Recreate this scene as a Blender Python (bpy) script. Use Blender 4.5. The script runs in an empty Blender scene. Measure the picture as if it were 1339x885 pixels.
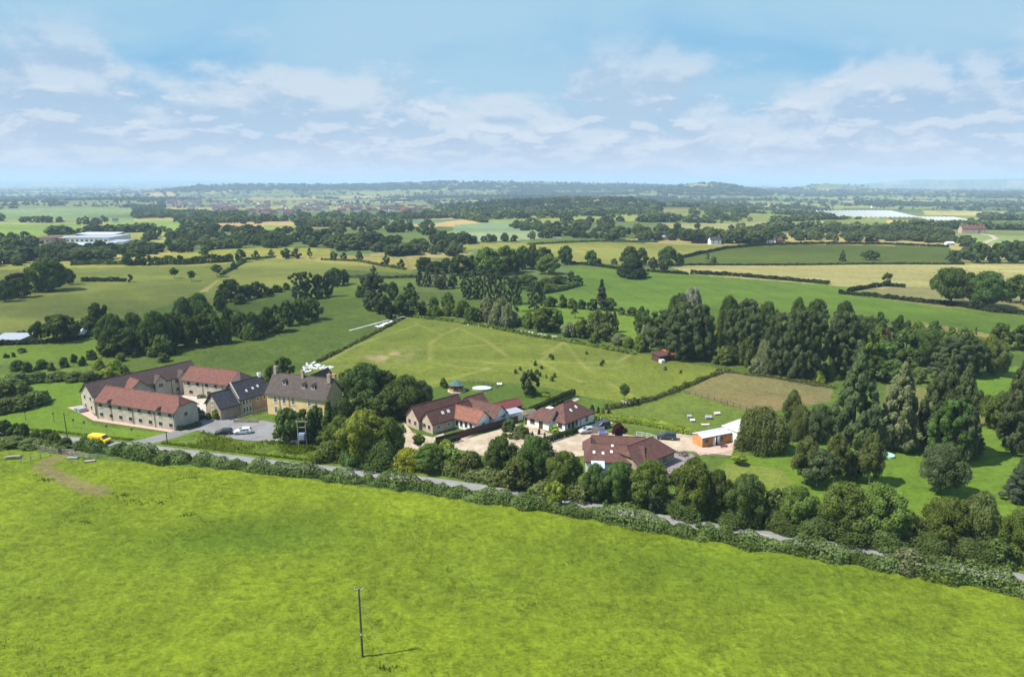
import bpy, math, random
import numpy as np
from mathutils import Vector, Matrix
R = math.radians
rng = np.random.default_rng(7)
random.seed(7)
scene = bpy.context.scene
col = scene.collection

# ---------------------------------------------------------------- camera
PITCH = math.atan((442.5 - 238) / 893.0)
CP, SP, FPX, CZ = math.cos(PITCH), math.sin(PITCH), 893.0, 60.0
cam_d = bpy.data.cameras.new('camera')
cam_d.sensor_width = 36
cam_d.lens = 36 * FPX / 1339
cam_d.clip_start = 1
cam_d.clip_end = 90000
cam = bpy.data.objects.new('camera', cam_d)
col.objects.link(cam)
cam.location = (0, 0, CZ)
cam.rotation_euler = (math.pi / 2 - PITCH, 0, 0)
scene.camera = cam

# ---------------------------------------------------------------- light
SUN_EL, SUN_AZ = R(54), R(192)          # azimuth of the sun seen from above, counter-clockwise from +x
scene.view_settings.view_transform = 'Standard'
scene.view_settings.look = 'None'
scene.view_settings.exposure = 0.92
HAZE_D = 0.000105
scene.view_settings.gamma = 1
scene.cycles.max_bounces = 6
scene.cycles.diffuse_bounces = 3
scene.cycles.transparent_max_bounces = 12
scene.cycles.transmission_bounces = 3
scene.cycles.volume_bounces = 1
scene.cycles.caustics_reflective = False
scene.cycles.caustics_refractive = False
sd = bpy.data.lights.new('sun', 'SUN')
sd.energy = 4.3
sd.angle = R(0.6)
sd.color = (1.0, 0.95, 0.86)
sun = bpy.data.objects.new('sun', sd)
col.objects.link(sun)
sdir = Vector((math.cos(SUN_EL) * math.cos(SUN_AZ), math.cos(SUN_EL) * math.sin(SUN_AZ), math.sin(SUN_EL)))
sun.rotation_euler = sdir.to_track_quat('Z', 'Y').to_euler()
sun.location = (-200, 0, 300)

world = bpy.data.worlds.new('World')
scene.world = world
world.use_nodes = True
nt = world.node_tree
N, Lk = nt.nodes, nt.links
N.clear()
def nd(t, **k):
    n = N.new(t)
    for a, b in k.items():
        setattr(n, a, b)
    return n
def wmath(op, a, b=None, c=None):
    n = nd('ShaderNodeMath', operation=op)
    for i, v in enumerate((a, b, c)):
        if v is None: continue
        if isinstance(v, (int, float)): n.inputs[i].default_value = v
        else: Lk.new(v, n.inputs[i])
    return n.outputs[0]
sky = nd('ShaderNodeTexSky', sky_type='NISHITA')
sky.sun_disc = False
sky.sun_elevation = SUN_EL
sky.sun_rotation = math.pi / 2 - SUN_AZ
sky.altitude = 100
sky.air_density = 1.0
sky.dust_density = 0.6
sky.ozone_density = 2.0
tc = nd('ShaderNodeTexCoord')
sx = nd('ShaderNodeSeparateXYZ')
Lk.new(tc.outputs['Generated'], sx.inputs[0])
X, Y, Z = sx.outputs
zz = wmath('MAXIMUM', Z, 0.0)
den = wmath('ADD', zz, 0.075)
cx = wmath('DIVIDE', X, den)
cy = wmath('DIVIDE', Y, den)
cmb = nd('ShaderNodeCombineXYZ')
Lk.new(cx, cmb.inputs[0]); Lk.new(cy, cmb.inputs[1]); cmb.inputs[2].default_value = 3.7
def noise(vec, scale, detail, rough, dist=0.0):
    n = nd('ShaderNodeTexNoise')
    n.inputs['Scale'].default_value = scale
    n.inputs['Detail'].default_value = detail
    n.inputs['Roughness'].default_value = rough
    n.inputs['Distortion'].default_value = dist
    Lk.new(vec, n.inputs['Vector'])
    return n.outputs['Fac']
def ramp(f, a, b):
    n = nd('ShaderNodeMapRange')
    n.interpolation_type = 'SMOOTHSTEP'
    Lk.new(f, n.inputs['Value'])
    n.inputs['From Min'].default_value = a
    n.inputs['From Max'].default_value = b
    return n.outputs['Result']
def mixc(f, a, b):
    n = nd('ShaderNodeMix', data_type='RGBA')
    if isinstance(f, (int, float)): n.inputs[0].default_value = f
    else: Lk.new(f, n.inputs[0])
    for i, v in ((6, a), (7, b)):
        if isinstance(v, tuple): n.inputs[i].default_value = v + (1,)
        else: Lk.new(v, n.inputs[i])
    return n.outputs[2]
def K(c, k=1.0):
    """sky colour as seen (0..255) to sky radiance at this exposure"""
    return tuple((((v / 255 + .055) / 1.055) ** 2.4) / (0.15 * 2 ** scene.view_settings.exposure) * k for v in c)
def mapv(scale, loc):
    m_ = nd('ShaderNodeMapping'); m_.inputs['Scale'].default_value = scale; m_.inputs['Location'].default_value = loc
    Lk.new(tc.outputs['Generated'], m_.inputs['Vector']); return m_.outputs[0]
# clear air: deep towards the zenith (Nishita), measured blue low down
blue = mixc(ramp(Z, 0.02, 0.16), K((176, 205, 234)), K((122, 187, 229)))
air = mixc(ramp(Z, 0.28, 0.7), blue, sky.outputs[0])
# high thin veil
big = noise(cmb.outputs[0], 0.42, 7, 0.5, 0.4)
veil = wmath('MULTIPLY', ramp(big, 0.33, 0.60), 0.85)
c1 = mixc(veil, air, K((176, 211, 234)))
# banks of cumulus: rounded heaps, lit from above, greyer underneath
def heap(scale, loc, th0, th1, up, det=9):
    v0 = mapv(scale, loc); v1 = mapv(scale, (loc[0], loc[1], loc[2] + up))
    n0 = noise(v0, 1.0, det, 0.58, 0.15); n1 = noise(v1, 1.0, det, 0.58, 0.15)
    lit = ramp(wmath('SUBTRACT', n0, n1), -0.05, 0.09)
    return n0, lit
n0, lit0 = heap((6.0, 6.0, 11.0), (2.3, 0.4, 1.1), 0, 0, 0.32)
n1, lit1 = heap((17.0, 17.0, 52.0), (7.3, 2.4, 3.1), 0, 0, 0.5)
lift0 = wmath('MULTIPLY', wmath('SUBTRACT', 0.165, Z), 1.7)
f0 = wmath('MULTIPLY', ramp(wmath('ADD', n0, lift0), 0.45, 0.65), wmath('MULTIPLY', ramp(Z, 0.23, 0.12), 0.8))
cc0 = mixc(lit0, K((180, 202, 226)), K((216, 227, 239)))
c2 = mixc(f0, c1, cc0)
lift1 = wmath('MULTIPLY', wmath('SUBTRACT', 0.085, Z), 2.6)
f1 = wmath('MULTIPLY', ramp(wmath('ADD', n1, lift1), 0.50, 0.60), 0.62)
cc1 = mixc(lit1, K((178, 198, 225)), K((222, 231, 242)))
c2b = mixc(f1, c2, cc1)
hz = wmath('POWER', wmath('SUBTRACT', 1.0, wmath('MINIMUM', wmath('MULTIPLY', zz, 12.0), 1.0)), 1.6)
c3 = mixc(wmath('MULTIPLY', hz, 0.9), c2b, K((213, 223, 237)))
bg = nd('ShaderNodeBackground')
bg.inputs['Strength'].default_value = 0.15
Lk.new(c3, bg.inputs['Color'])
wo = nd('ShaderNodeOutputWorld')
Lk.new(bg.outputs[0], wo.inputs['Surface'])

# ---------------------------------------------------------------- numeric helpers
def _h(i, j, s):
    n = (i.astype(np.int64) * 374761393 + j.astype(np.int64) * 668265263 + s * 1442695041) & 0x7fffffff
    n = ((n ^ (n >> 13)) * 1274126177) & 0x7fffffff
    n = (n ^ (n >> 16)) & 0x7fffffff
    return n / 0x7fffffff
def vn(x, y, sc, s=0):
    """value noise, 0..1, cells of sc metres"""
    x = np.asarray(x, float) / sc; y = np.asarray(y, float) / sc
    i, j = np.floor(x), np.floor(y)
    fx, fy = x - i, y - j
    fx = fx * fx * (3 - 2 * fx); fy = fy * fy * (3 - 2 * fy)
    a, b, c, d = _h(i, j, s), _h(i + 1, j, s), _h(i, j + 1, s), _h(i + 1, j + 1, s)
    return (a * (1 - fx) + b * fx) * (1 - fy) + (c * (1 - fx) + d * fx) * fy
def ss(x, a, b):
    t = np.clip((x - a) / (b - a), 0, 1)
    return t * t * (3 - 2 * t)
def Hgt(x, y):
    """height of the land"""
    x = np.asarray(x, float); y = np.asarray(y, float)
    D = np.hypot(x, y)
    px = 669.5 + 893 * x / np.maximum(y, 1.0)
    n1 = vn(x, y, 70, 1) - .5
    z = n1 * 0.9 * ss(D, 30, 90)
    z += (vn(x, y, 190, 2) - .5) * 7 * ss(D, 260, 700)
    z += (vn(x, y, 700, 3) - .5) * 22 * ss(D, 1200, 3000)
    z += (vn(x, y, 2300, 4) - .5) * 44 * ss(D, 3500, 7000)
    # wooded rise in the middle distance, long ridge behind, pale hills far off on the right
    z -= 38 * ss(D, 650, 3200)
    z += 30 * np.exp(-((x - 250) / 420) ** 2 - ((y - 2250) / 380) ** 2)
    ridge = np.exp(-((D - 7300) / 1500) ** 2)
    prof = 84 * ss(px, 120, 330) * (1 - ss(px, 600, 760)) + 70 * ss(px, 600, 760) * (1 - ss(px, 800, 1000))
    z += ridge * prof
    z += np.exp(-((D - 5600) / 700) ** 2) * 78 * np.exp(-((px - 920) / 70) ** 2)
    z += np.exp(-((D - 7600) / 800) ** 2) * 78 * np.exp(-((px - 1075) / 60) ** 2)
    z -= 12 * ss(D, 7500, 11000) * ss(px, 980, 1080)
    z += np.exp(-((D - 14500) / 1800) ** 2) * (140 + 50 * (vn(px, px * 0, 110, 9) - .5)) * ss(px, 1030, 1190)
    z += np.exp(-((D - 24000) / 4000) ** 2) * 135 * (1 - ss(px, 250, 500))
    return z
TS = np.geomspace(12, 45000, 7000)
def at(px, py, up=0.0):
    """the point of the land (or up metres above it) seen at this place of the photograph"""
    u, v = (px - 669.5) / FPX, (py - 442.5) / FPX
    dx, dy, dz = u, CP - v * SP, -SP - v * CP
    xs, ys, zs = TS * dx, TS * dy, CZ + TS * dz
    f = zs - Hgt(xs, ys) - up
    k = np.argmax(f < 0)
    if f[k] >= 0: k = len(TS) - 1
    k = max(k, 1)
    a = f[k - 1] / (f[k - 1] - f[k])
    t = TS[k - 1] + (TS[k] - TS[k - 1]) * a
    return Vector((t * dx, t * dy, CZ + t * dz - up))
def hz_(x, y): return float(Hgt(x, y))
def span(px_, py_, ty):
    """metres of height between ground point at (px,py) and image row ty; also the depth"""
    p = at(px_, py_)
    v = (ty - 442.5) / FPX
    dz = -p.y * (SP + v * CP) / (CP - v * SP)
    return p, max(0.5, dz + CZ - p.z), p.y * CP + (CZ - p.z) * SP

# ---------------------------------------------------------------- object helpers
def tag(o, label=None, cat=None, group=None, kind=None):
    if label: o['label'] = label
    if cat: o['category'] = cat
    if group: o['group'] = group
    if kind: o['kind'] = kind
    return o
def empty(name, loc, rz=0, label=None, cat=None, group=None):
    o = bpy.data.objects.new(name, None)
    col.objects.link(o)
    o.location = loc
    o.rotation_euler = (0, 0, rz)
    o.empty_display_size = 0.5
    return tag(o, label, cat, group)
def link(name, me, parent=None, loc=None, rz=None, mat=None):
    o = bpy.data.objects.new(name, me)
    col.objects.link(o)
    if parent: o.parent = parent
    if loc is not None: o.location = loc
    if rz is not None: o.rotation_euler = (0, 0, rz)
    if mat is not None and me.materials:
        o.material_slots[0].link = 'OBJECT'
        o.material_slots[0].material = mat
    return o
class MB:
    def __init__(s): s.v = []; s.f = []; s.m = []
    def add(s, vs, fs, mi=0):
        b = len(s.v)
        s.v += [tuple(v) for v in vs]
        s.f += [tuple(b + i for i in f) for f in fs]
        s.m += [mi] * len(fs)
        return s
    def box(s, x0, x1, y0, y1, z0, z1, mi=0):
        return s.add([(x0, y0, z0), (x1, y0, z0), (x1, y1, z0), (x0, y1, z0), (x0, y0, z1), (x1, y0, z1), (x1, y1, z1), (x0, y1, z1)],
                     [(0, 3, 2, 1), (4, 5, 6, 7), (0, 1, 5, 4), (1, 2, 6, 5), (2, 3, 7, 6), (3, 0, 4, 7)], mi)
    def tube(s, p, q, r0, r1=None, n=8, mi=0):
        r1 = r0 if r1 is None else r1
        p, q = Vector(p), Vector(q)
        d = (q - p).normalized()
        a = d.orthogonal().normalized(); b = d.cross(a)
        vs = []
        for c, r in ((p, r0), (q, r1)):
            for i in range(n):
                t = 2 * math.pi * i / n
                vs.append(c + a * math.cos(t) * r + b * math.sin(t) * r)
        fs = [(i, (i + 1) % n, n + (i + 1) % n, n + i) for i in range(n)]
        fs += [tuple(reversed(range(n))), tuple(range(n, 2 * n))]
        return s.add(vs, fs, mi)
    def prism(s, poly, z0, z1, mi=0):
        n = len(poly)
        vs = [(x, y, z0) for x, y in poly] + [(x, y, z1) for x, y in poly]
        fs = [tuple(reversed(range(n))), tuple(range(n, 2 * n))] + [(i, (i + 1) % n, n + (i + 1) % n, n + i) for i in range(n)]
        return s.add(vs, fs, mi)
    def slab(s, polys, t, mi=0):
        """sheet of touching polygons given thickness t downwards, closed at its rim"""
        idx = {}; top = []
        def vid(p):
            k = tuple(round(c, 3) for c in p)
            if k not in idx: idx[k] = len(idx)
            return idx[k]
        fs = [[vid(p) for p in P] for P in polys]
        fs = [[a for i, a in enumerate(f) if a != f[i - 1]] for f in fs]
        fs = [f for f in fs if len(f) > 2]
        pts = list(idx.keys()); n = len(pts)
        vs = pts + [(x, y, z - t) for x, y, z in pts]
        out = [tuple(f) for f in fs] + [tuple(n + i for i in reversed(f)) for f in fs]
        ed = {}
        for f in fs:
            for i in range(len(f)):
                a, b = f[i], f[(i + 1) % len(f)]
                ed[(a, b)] = 1
        for (a, b) in ed:
            if (b, a) not in ed: out.append((b, a, n + a, n + b))
        return s.add(vs, out, mi)
    def mesh(s, name, mats):
        me = bpy.data.meshes.new(name)
        me.from_pydata(s.v, [], s.f)
        for m in (mats if isinstance(mats, (list, tuple)) else [mats]): me.materials.append(m)
        if max(s.m or [0]): me.polygons.foreach_set('material_index', s.m)
        me.update()
        return me
    def build(s, name, mats, parent=None, loc=None, rz=None):
        return link(name, s.mesh(name, mats), parent, loc, rz)
def fast_mesh(name, V, F, mat=None, attr=None, cattr=None, smooth=False):
    """V (n,3), F (m,k) all the same size"""
    V = np.asarray(V, np.float32); F = np.asarray(F, np.int32)
    me = bpy.data.meshes.new(name)
    m, k = F.shape
    me.vertices.add(len(V)); me.vertices.foreach_set('co', V.ravel())
    me.loops.add(m * k); me.loops.foreach_set('vertex_index', F.ravel())
    me.polygons.add(m)
    me.polygons.foreach_set('loop_start', np.arange(0, m * k, k, dtype=np.int32))
    me.polygons.foreach_set('loop_total', np.full(m, k, np.int32))
    me.update(calc_edges=True)
    if smooth: me.polygons.foreach_set('use_smooth', np.ones(m, bool))
    if attr is not None:
        a = me.attributes.new('v', 'FLOAT', 'POINT'); a.data.foreach_set('value', np.asarray(attr, np.float32))
    if cattr is not None:
        a = me.attributes.new('tint', 'FLOAT_COLOR', 'POINT'); a.data.foreach_set('color', np.asarray(cattr, np.float32).ravel())
    if mat: me.materials.append(mat)
    return me

# ---------------------------------------------------------------- materials
def newmat(name):
    m = bpy.data.materials.new(name); m.use_nodes = True
    t = m.node_tree; t.nodes.clear()
    return m, t
class G:
    def __init__(s, t): s.t = t
    def n(s, ty, **k):
        x = s.t.nodes.new(ty)
        for a, b in k.items(): setattr(x, a, b)
        return x
    def put(s, sock, v):
        if v is None: return
        if isinstance(v, bpy.types.NodeSocket): s.t.links.new(v, sock)
        elif isinstance(v, tuple) and sock.type == 'RGBA' and len(v) == 3: sock.default_value = v + (1,)
        else: sock.default_value = v
    def math(s, op, a, b=None):
        x = s.n('ShaderNodeMath', operation=op); s.put(x.inputs[0], a); s.put(x.inputs[1], b); return x.outputs[0]
    def mix(s, f, a, b, mode='MIX'):
        x = s.n('ShaderNodeMix', data_type='RGBA', blend_type=mode); s.put(x.inputs[0], f); s.put(x.inputs[6], a); s.put(x.inputs[7], b); return x.outputs[2]
    def noise(s, sc, det=3, ro=.55, vec=None, dist=0.):
        x = s.n('ShaderNodeTexNoise'); x.inputs['Scale'].default_value = sc; x.inputs['Detail'].default_value = det
        x.inputs['Roughness'].default_value = ro; x.inputs['Distortion'].default_value = dist
        if vec is not None: s.put(x.inputs['Vector'], vec)
        return x.outputs['Fac']
    def ramp(s, f, a, b, c=0., d=1.):
        x = s.n('ShaderNodeMapRange'); s.put(x.inputs['Value'], f)
        for i, v in zip(('From Min', 'From Max', 'To Min', 'To Max'), (a, b, c, d)): x.inputs[i].default_value = v
        return x.outputs['Result']
    def scale(s, c, f):
        x = s.n('ShaderNodeVectorMath', operation='SCALE'); s.put(x.inputs[0], c); s.put(x.inputs['Scale'], f); return x.outputs[0]
def plain(name, c, rough=.7, var=.25, sc=1.5, spec=.3, metal=0., c2=None, bump=0., bsc=8., obj_rand=0.):
    """procedural surface: base colour broken by two noises, optional second colour in patches"""
    m, t = newmat(name); g = G(t)
    geo = g.n('ShaderNodeTexCoord').outputs['Object']
    f = g.noise(sc, 5, .6, geo)
    k = g.ramp(f, .25, .75, 1 - var, 1 + var)
    base = g.mix(g.ramp(g.noise(sc * .35, 3, .6, geo), .4, .62), c, c2) if c2 else c
    cc = g.n('ShaderNodeVectorMath', operation='SCALE'); g.put(cc.inputs[0], base if c2 else tuple(c)); g.put(cc.inputs['Scale'], k)
    out = cc.outputs[0]
    if obj_rand:
        oi = g.n('ShaderNodeObjectInfo').outputs['Random']
        out = g.scale(out, g.ramp(oi, 0, 1, 1 - obj_rand, 1 + obj_rand))
    b = g.n('ShaderNodeBsdfPrincipled')
    g.put(b.inputs['Base Color'], out); b.inputs['Roughness'].default_value = rough
    b.inputs['Specular IOR Level'].default_value = spec; b.inputs['Metallic'].default_value = metal
    if bump:
        bp = g.n('ShaderNodeBump'); bp.inputs['Strength'].default_value = bump; g.put(bp.inputs['Height'], g.noise(bsc, 4, .6, geo))
        g.put(b.inputs['Normal'], bp.outputs[0])
    o = g.n('ShaderNodeOutputMaterial'); t.links.new(b.outputs[0], o.inputs[0])
    return m
def tiles(name, c, c2, var=.2, row=.33):
    """pantiles: courses up the slope, mottled tiles, weathering patches"""
    m, t = newmat(name); g = G(t)
    tc = g.n('ShaderNodeTexCoord').outputs['Object']
    s = g.n('ShaderNodeSeparateXYZ'); g.put(s.inputs[0], tc)
    cid = g.n('ShaderNodeCombineXYZ')
    g.put(cid.inputs[0], g.math('FLOOR', g.math('MULTIPLY', s.outputs[0], 1 / .45)))
    g.put(cid.inputs[1], g.math('FLOOR', g.math('MULTIPLY', s.outputs[1], 1 / .45)))
    g.put(cid.inputs[2], g.math('FLOOR', g.math('MULTIPLY', s.outputs[2], 1 / row)))
    wn = g.n('ShaderNodeTexWhiteNoise', noise_dimensions='3D'); g.put(wn.inputs['Vector'], cid.outputs[0])
    patch = g.noise(.45, 4, .65, tc)
    base = g.mix(g.ramp(patch, .25, .8), c, c2)
    k = g.math('MULTIPLY', g.ramp(wn.outputs['Value'], 0, 1, 1 - var, 1 + var), g.ramp(g.noise(3.5, 4, .7, tc), .3, .7, .82, 1.18))
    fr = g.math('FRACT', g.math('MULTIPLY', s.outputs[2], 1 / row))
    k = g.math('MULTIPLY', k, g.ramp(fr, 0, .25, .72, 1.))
    b = g.n('ShaderNodeBsdfPrincipled'); g.put(b.inputs['Base Color'], g.scale(base, k)); b.inputs['Roughness'].default_value = .8
    b.inputs['Specular IOR Level'].default_value = .25
    bp = g.n('ShaderNodeBump'); bp.inputs['Strength'].default_value = .5; bp.inputs['Distance'].default_value = .08; g.put(bp.inputs['Height'], fr)
    g.put(b.inputs['Normal'], bp.outputs[0])
    o = g.n('ShaderNodeOutputMaterial'); t.links.new(b.outputs[0], o.inputs[0])
    return m
def stone(name, c, c2, mort=(.33, .3, .24)):
    m, t = newmat(name); g = G(t)
    tc = g.n('ShaderNodeTexCoord').outputs['Object']
    s = g.n('ShaderNodeSeparateXYZ'); g.put(s.inputs[0], tc)
    w = g.math('ADD', s.outputs[0], s.outputs[1])
    cb = g.n('ShaderNodeCombineXYZ'); g.put(cb.inputs[0], w); g.put(cb.inputs[1], s.outputs[2])
    br = g.n('ShaderNodeTexBrick'); g.put(br.inputs['Vector'], cb.outputs[0])
    br.inputs['Scale'].default_value = 1; br.inputs['Brick Width'].default_value = .55; br.inputs['Row Height'].default_value = .24
    br.inputs['Mortar Size'].default_value = .018
    g.put(br.inputs['Color1'], c); g.put(br.inputs['Color2'], c2); g.put(br.inputs['Mortar'], mort)
    k = g.math('MULTIPLY', g.ramp(g.noise(.6, 5, .65, tc), .3, .7, .8, 1.15), g.ramp(g.noise(4, 3, .6, tc), .3, .7, .88, 1.12))
    b = g.n('ShaderNodeBsdfPrincipled'); g.put(b.inputs['Base Color'], g.scale(br.outputs['Color'], k)); b.inputs['Roughness'].default_value = .9
    b.inputs['Specular IOR Level'].default_value = .2
    o = g.n('ShaderNodeOutputMaterial'); t.links.new(b.outputs[0], o.inputs[0])
    return m
def leafmat(name, c, transl=.3, hue=.012, gloss=0., c2=None, nsc=.35):
    m, t = newmat(name); g = G(t)
    at_ = g.n('ShaderNodeAttribute', attribute_name='v').outputs['Fac']
    oi = g.n('ShaderNodeObjectInfo').outputs['Random']
    hs = g.n('ShaderNodeHueSaturation')
    g.put(hs.inputs['Hue'], g.ramp(oi, 0, 1, .5 - hue, .5 + hue))
    g.put(hs.inputs['Saturation'], g.ramp(at_, 0, 1, 1.08, .92))
    k = g.math('MULTIPLY', g.ramp(oi, 0, 1, .85, 1.18), g.ramp(at_, 0, 1, .55, 1.42))
    g.put(hs.inputs['Value'], k)
    if c2: g.put(hs.inputs['Color'], g.mix(g.ramp(g.noise(nsc, 3, .6, g.n('ShaderNodeTexCoord').outputs['Object']), .42, .6), c, c2))
    else: g.put(hs.inputs['Color'], c)
    d = g.n('ShaderNodeBsdfDiffuse'); g.put(d.inputs['Color'], hs.outputs[0])
    tr = g.n('ShaderNodeBsdfTranslucent'); g.put(tr.inputs['Color'], g.mix(1.0, hs.outputs[0], (1.0, 1.15, .6), 'MULTIPLY'))
    mx = g.n('ShaderNodeMixShader'); mx.inputs[0].default_value = transl
    t.links.new(d.outputs[0], mx.inputs[1]); t.links.new(tr.outputs[0], mx.inputs[2])
    gl = g.n('ShaderNodeBsdfGlossy'); gl.inputs['Roughness'].default_value = .5
    m2 = g.n('ShaderNodeMixShader'); m2.inputs[0].default_value = gloss
    t.links.new(mx.outputs[0], m2.inputs[1]); t.links.new(gl.outputs[0], m2.inputs[2])
    o = g.n('ShaderNodeOutputMaterial'); t.links.new(m2.outputs[0], o.inputs[0])
    return m
LM = {k: leafmat('leaf_' + k, c) for k, c in dict(
    dark=(.082, .118, .032), mid=(.112, .155, .033), green=(.088, .142, .036), bright=(.205, .25, .04), grey=(.092, .124, .05),
    pale=(.17, .19, .09), olive=(.112, .136, .04), yellow=(.22, .22, .025), blue=(.07, .088, .05), purple=(.06, .022, .024),
    brown=(.098, .108, .048), box=(.034, .048, .018), white=(.33, .34, .26), lime=(.22, .29, .04), hedge=(.115, .158, .045), rust=(.18, .11, .06)).items()}
MT = dict(
    bark=plain('bark', (.09, .07, .05), .9, .4, 3), birch_bark=plain('birch_bark', (.5, .48, .44), .8, .35, 3),
    asphalt=plain('asphalt', (.20, .195, .195), .9, .14, .5, .2, c2=(.16, .155, .15)),
    lane=plain('lane', (.215, .21, .20), .9, .14, .4, .2, c2=(.19, .185, .17)),
    gravel=plain('gravel', (.40, .33, .245), .95, .16, .8, .1, c2=(.31, .245, .175)),
    paving=plain('paving', (.4, .36, .3), .9, .2, 1.2, .2), block=plain('block_paving', (.2, .17, .16), .9, .2, 1.2, .2),
    pinkpave=plain('pink_paving', (.42, .3, .24), .9, .15, 1.2, .2),
    cream=stone('cream_stone', (.50, .44, .35), (.44, .39, .31)), rubble=stone('rubble_stone', (.34, .275, .195), (.25, .2, .145)),
    yellow=plain('ochre_render', (.70, .51, .27), .9, .12, .7, .2, c2=(.6, .43, .2)), gold=stone('golden_stone', (.56, .38, .17), (.46, .31, .14)),
    whitewall=plain('white_render', (.74, .73, .68), .85, .08, .6, .2), pinkwall=stone('pinkish_stone', (.48, .38, .3), (.42, .33, .26)),
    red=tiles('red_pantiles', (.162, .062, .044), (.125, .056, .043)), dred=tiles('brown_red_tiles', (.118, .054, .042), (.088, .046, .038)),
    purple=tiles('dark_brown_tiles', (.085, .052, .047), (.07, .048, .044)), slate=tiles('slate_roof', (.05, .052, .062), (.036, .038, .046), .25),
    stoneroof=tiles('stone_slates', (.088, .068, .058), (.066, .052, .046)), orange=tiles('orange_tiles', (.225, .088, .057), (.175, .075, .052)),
    maroon=plain('maroon_sheet', (.16, .045, .04), .6, .15, 2), rustred=plain('red_sheet', (.42, .1, .07), .6, .2, 2),
    frame_brown=plain('brown_frame', (.06, .045, .035), .6, .2), frame_white=plain('white_frame', (.78, .78, .76), .5, .05),
    glass=plain('window_glass', (.03, .035, .04), .08, .3, 2, .8), cream_sill=plain('pale_sill', (.5, .46, .38), .8, .1),
    pipe=plain('black_pipe', (.02, .02, .02), .5, .1), metal=plain('grey_metal', (.35, .36, .38), .45, .1, metal=.3),
    wood=plain('weathered_wood', (.085, .07, .055), .9, .3, 4), orangewood=plain('orange_cedar', (.52, .25, .085), .75, .2, 3, c2=(.44, .2, .07)),
    darkwood=plain('dark_brown_wood', (.085, .04, .032), .8, .25, 3), greywood=plain('grey_wood', (.32, .28, .22), .9, .25, 4),
    whitesheet=plain('white_sheet_roof', (.52, .53, .56), .5, .06), palegreen=plain('pale_green_roof', (.5, .56, .46), .6, .08),
    greyroof=plain('grey_flat_roof', (.27, .29, .33), .7, .15), bluegrey=plain('blue_grey_glazing', (.42, .5, .58), .25, .15, spec=.7),
    white=plain('white_plastic', (.6, .61, .63), .5, .08), yellowpaint=plain('yellow_paint', (.85, .55, .01), .3, .04, spec=.6),
    whitepaint=plain('white_paint', (.78, .79, .8), .3, .04, spec=.6), silverpaint=plain('silver_paint', (.48, .48, .48), .3, .05, spec=.6, metal=.3),
    navypaint=plain('navy_paint', (.03, .04, .07), .3, .05, spec=.6), darkpaint=plain('dark_paint', (.03, .04, .045), .35, .05, spec=.6),
    tyre=plain('tyre', (.02, .02, .02), .9, .1), rim=plain('rim', (.4, .4, .42), .4, .1, metal=.5),
    blue=plain('blue_plastic', (.05, .09, .4), .5, .1), water=plain('pool_cover', (.5, .57, .64), .35, .08, spec=.6),
    greencopper=plain('green_felt', (.06, .11, .1), .8, .15), brick=stone('red_brick', (.34, .13, .09), (.28, .11, .08)),
    chim=plain('chimney_stone', (.33, .27, .2), .9, .2, 3), pot=plain('clay_pot', (.4, .2, .12), .8, .1),
    soil=plain('bare_soil', (.3, .22, .14), .95, .2), headlight=plain('headlight', (.7, .72, .75), .15, .05, spec=.8), redlight=plain('tail_light', (.45, .02, .02), .3, .05),
)
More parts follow.
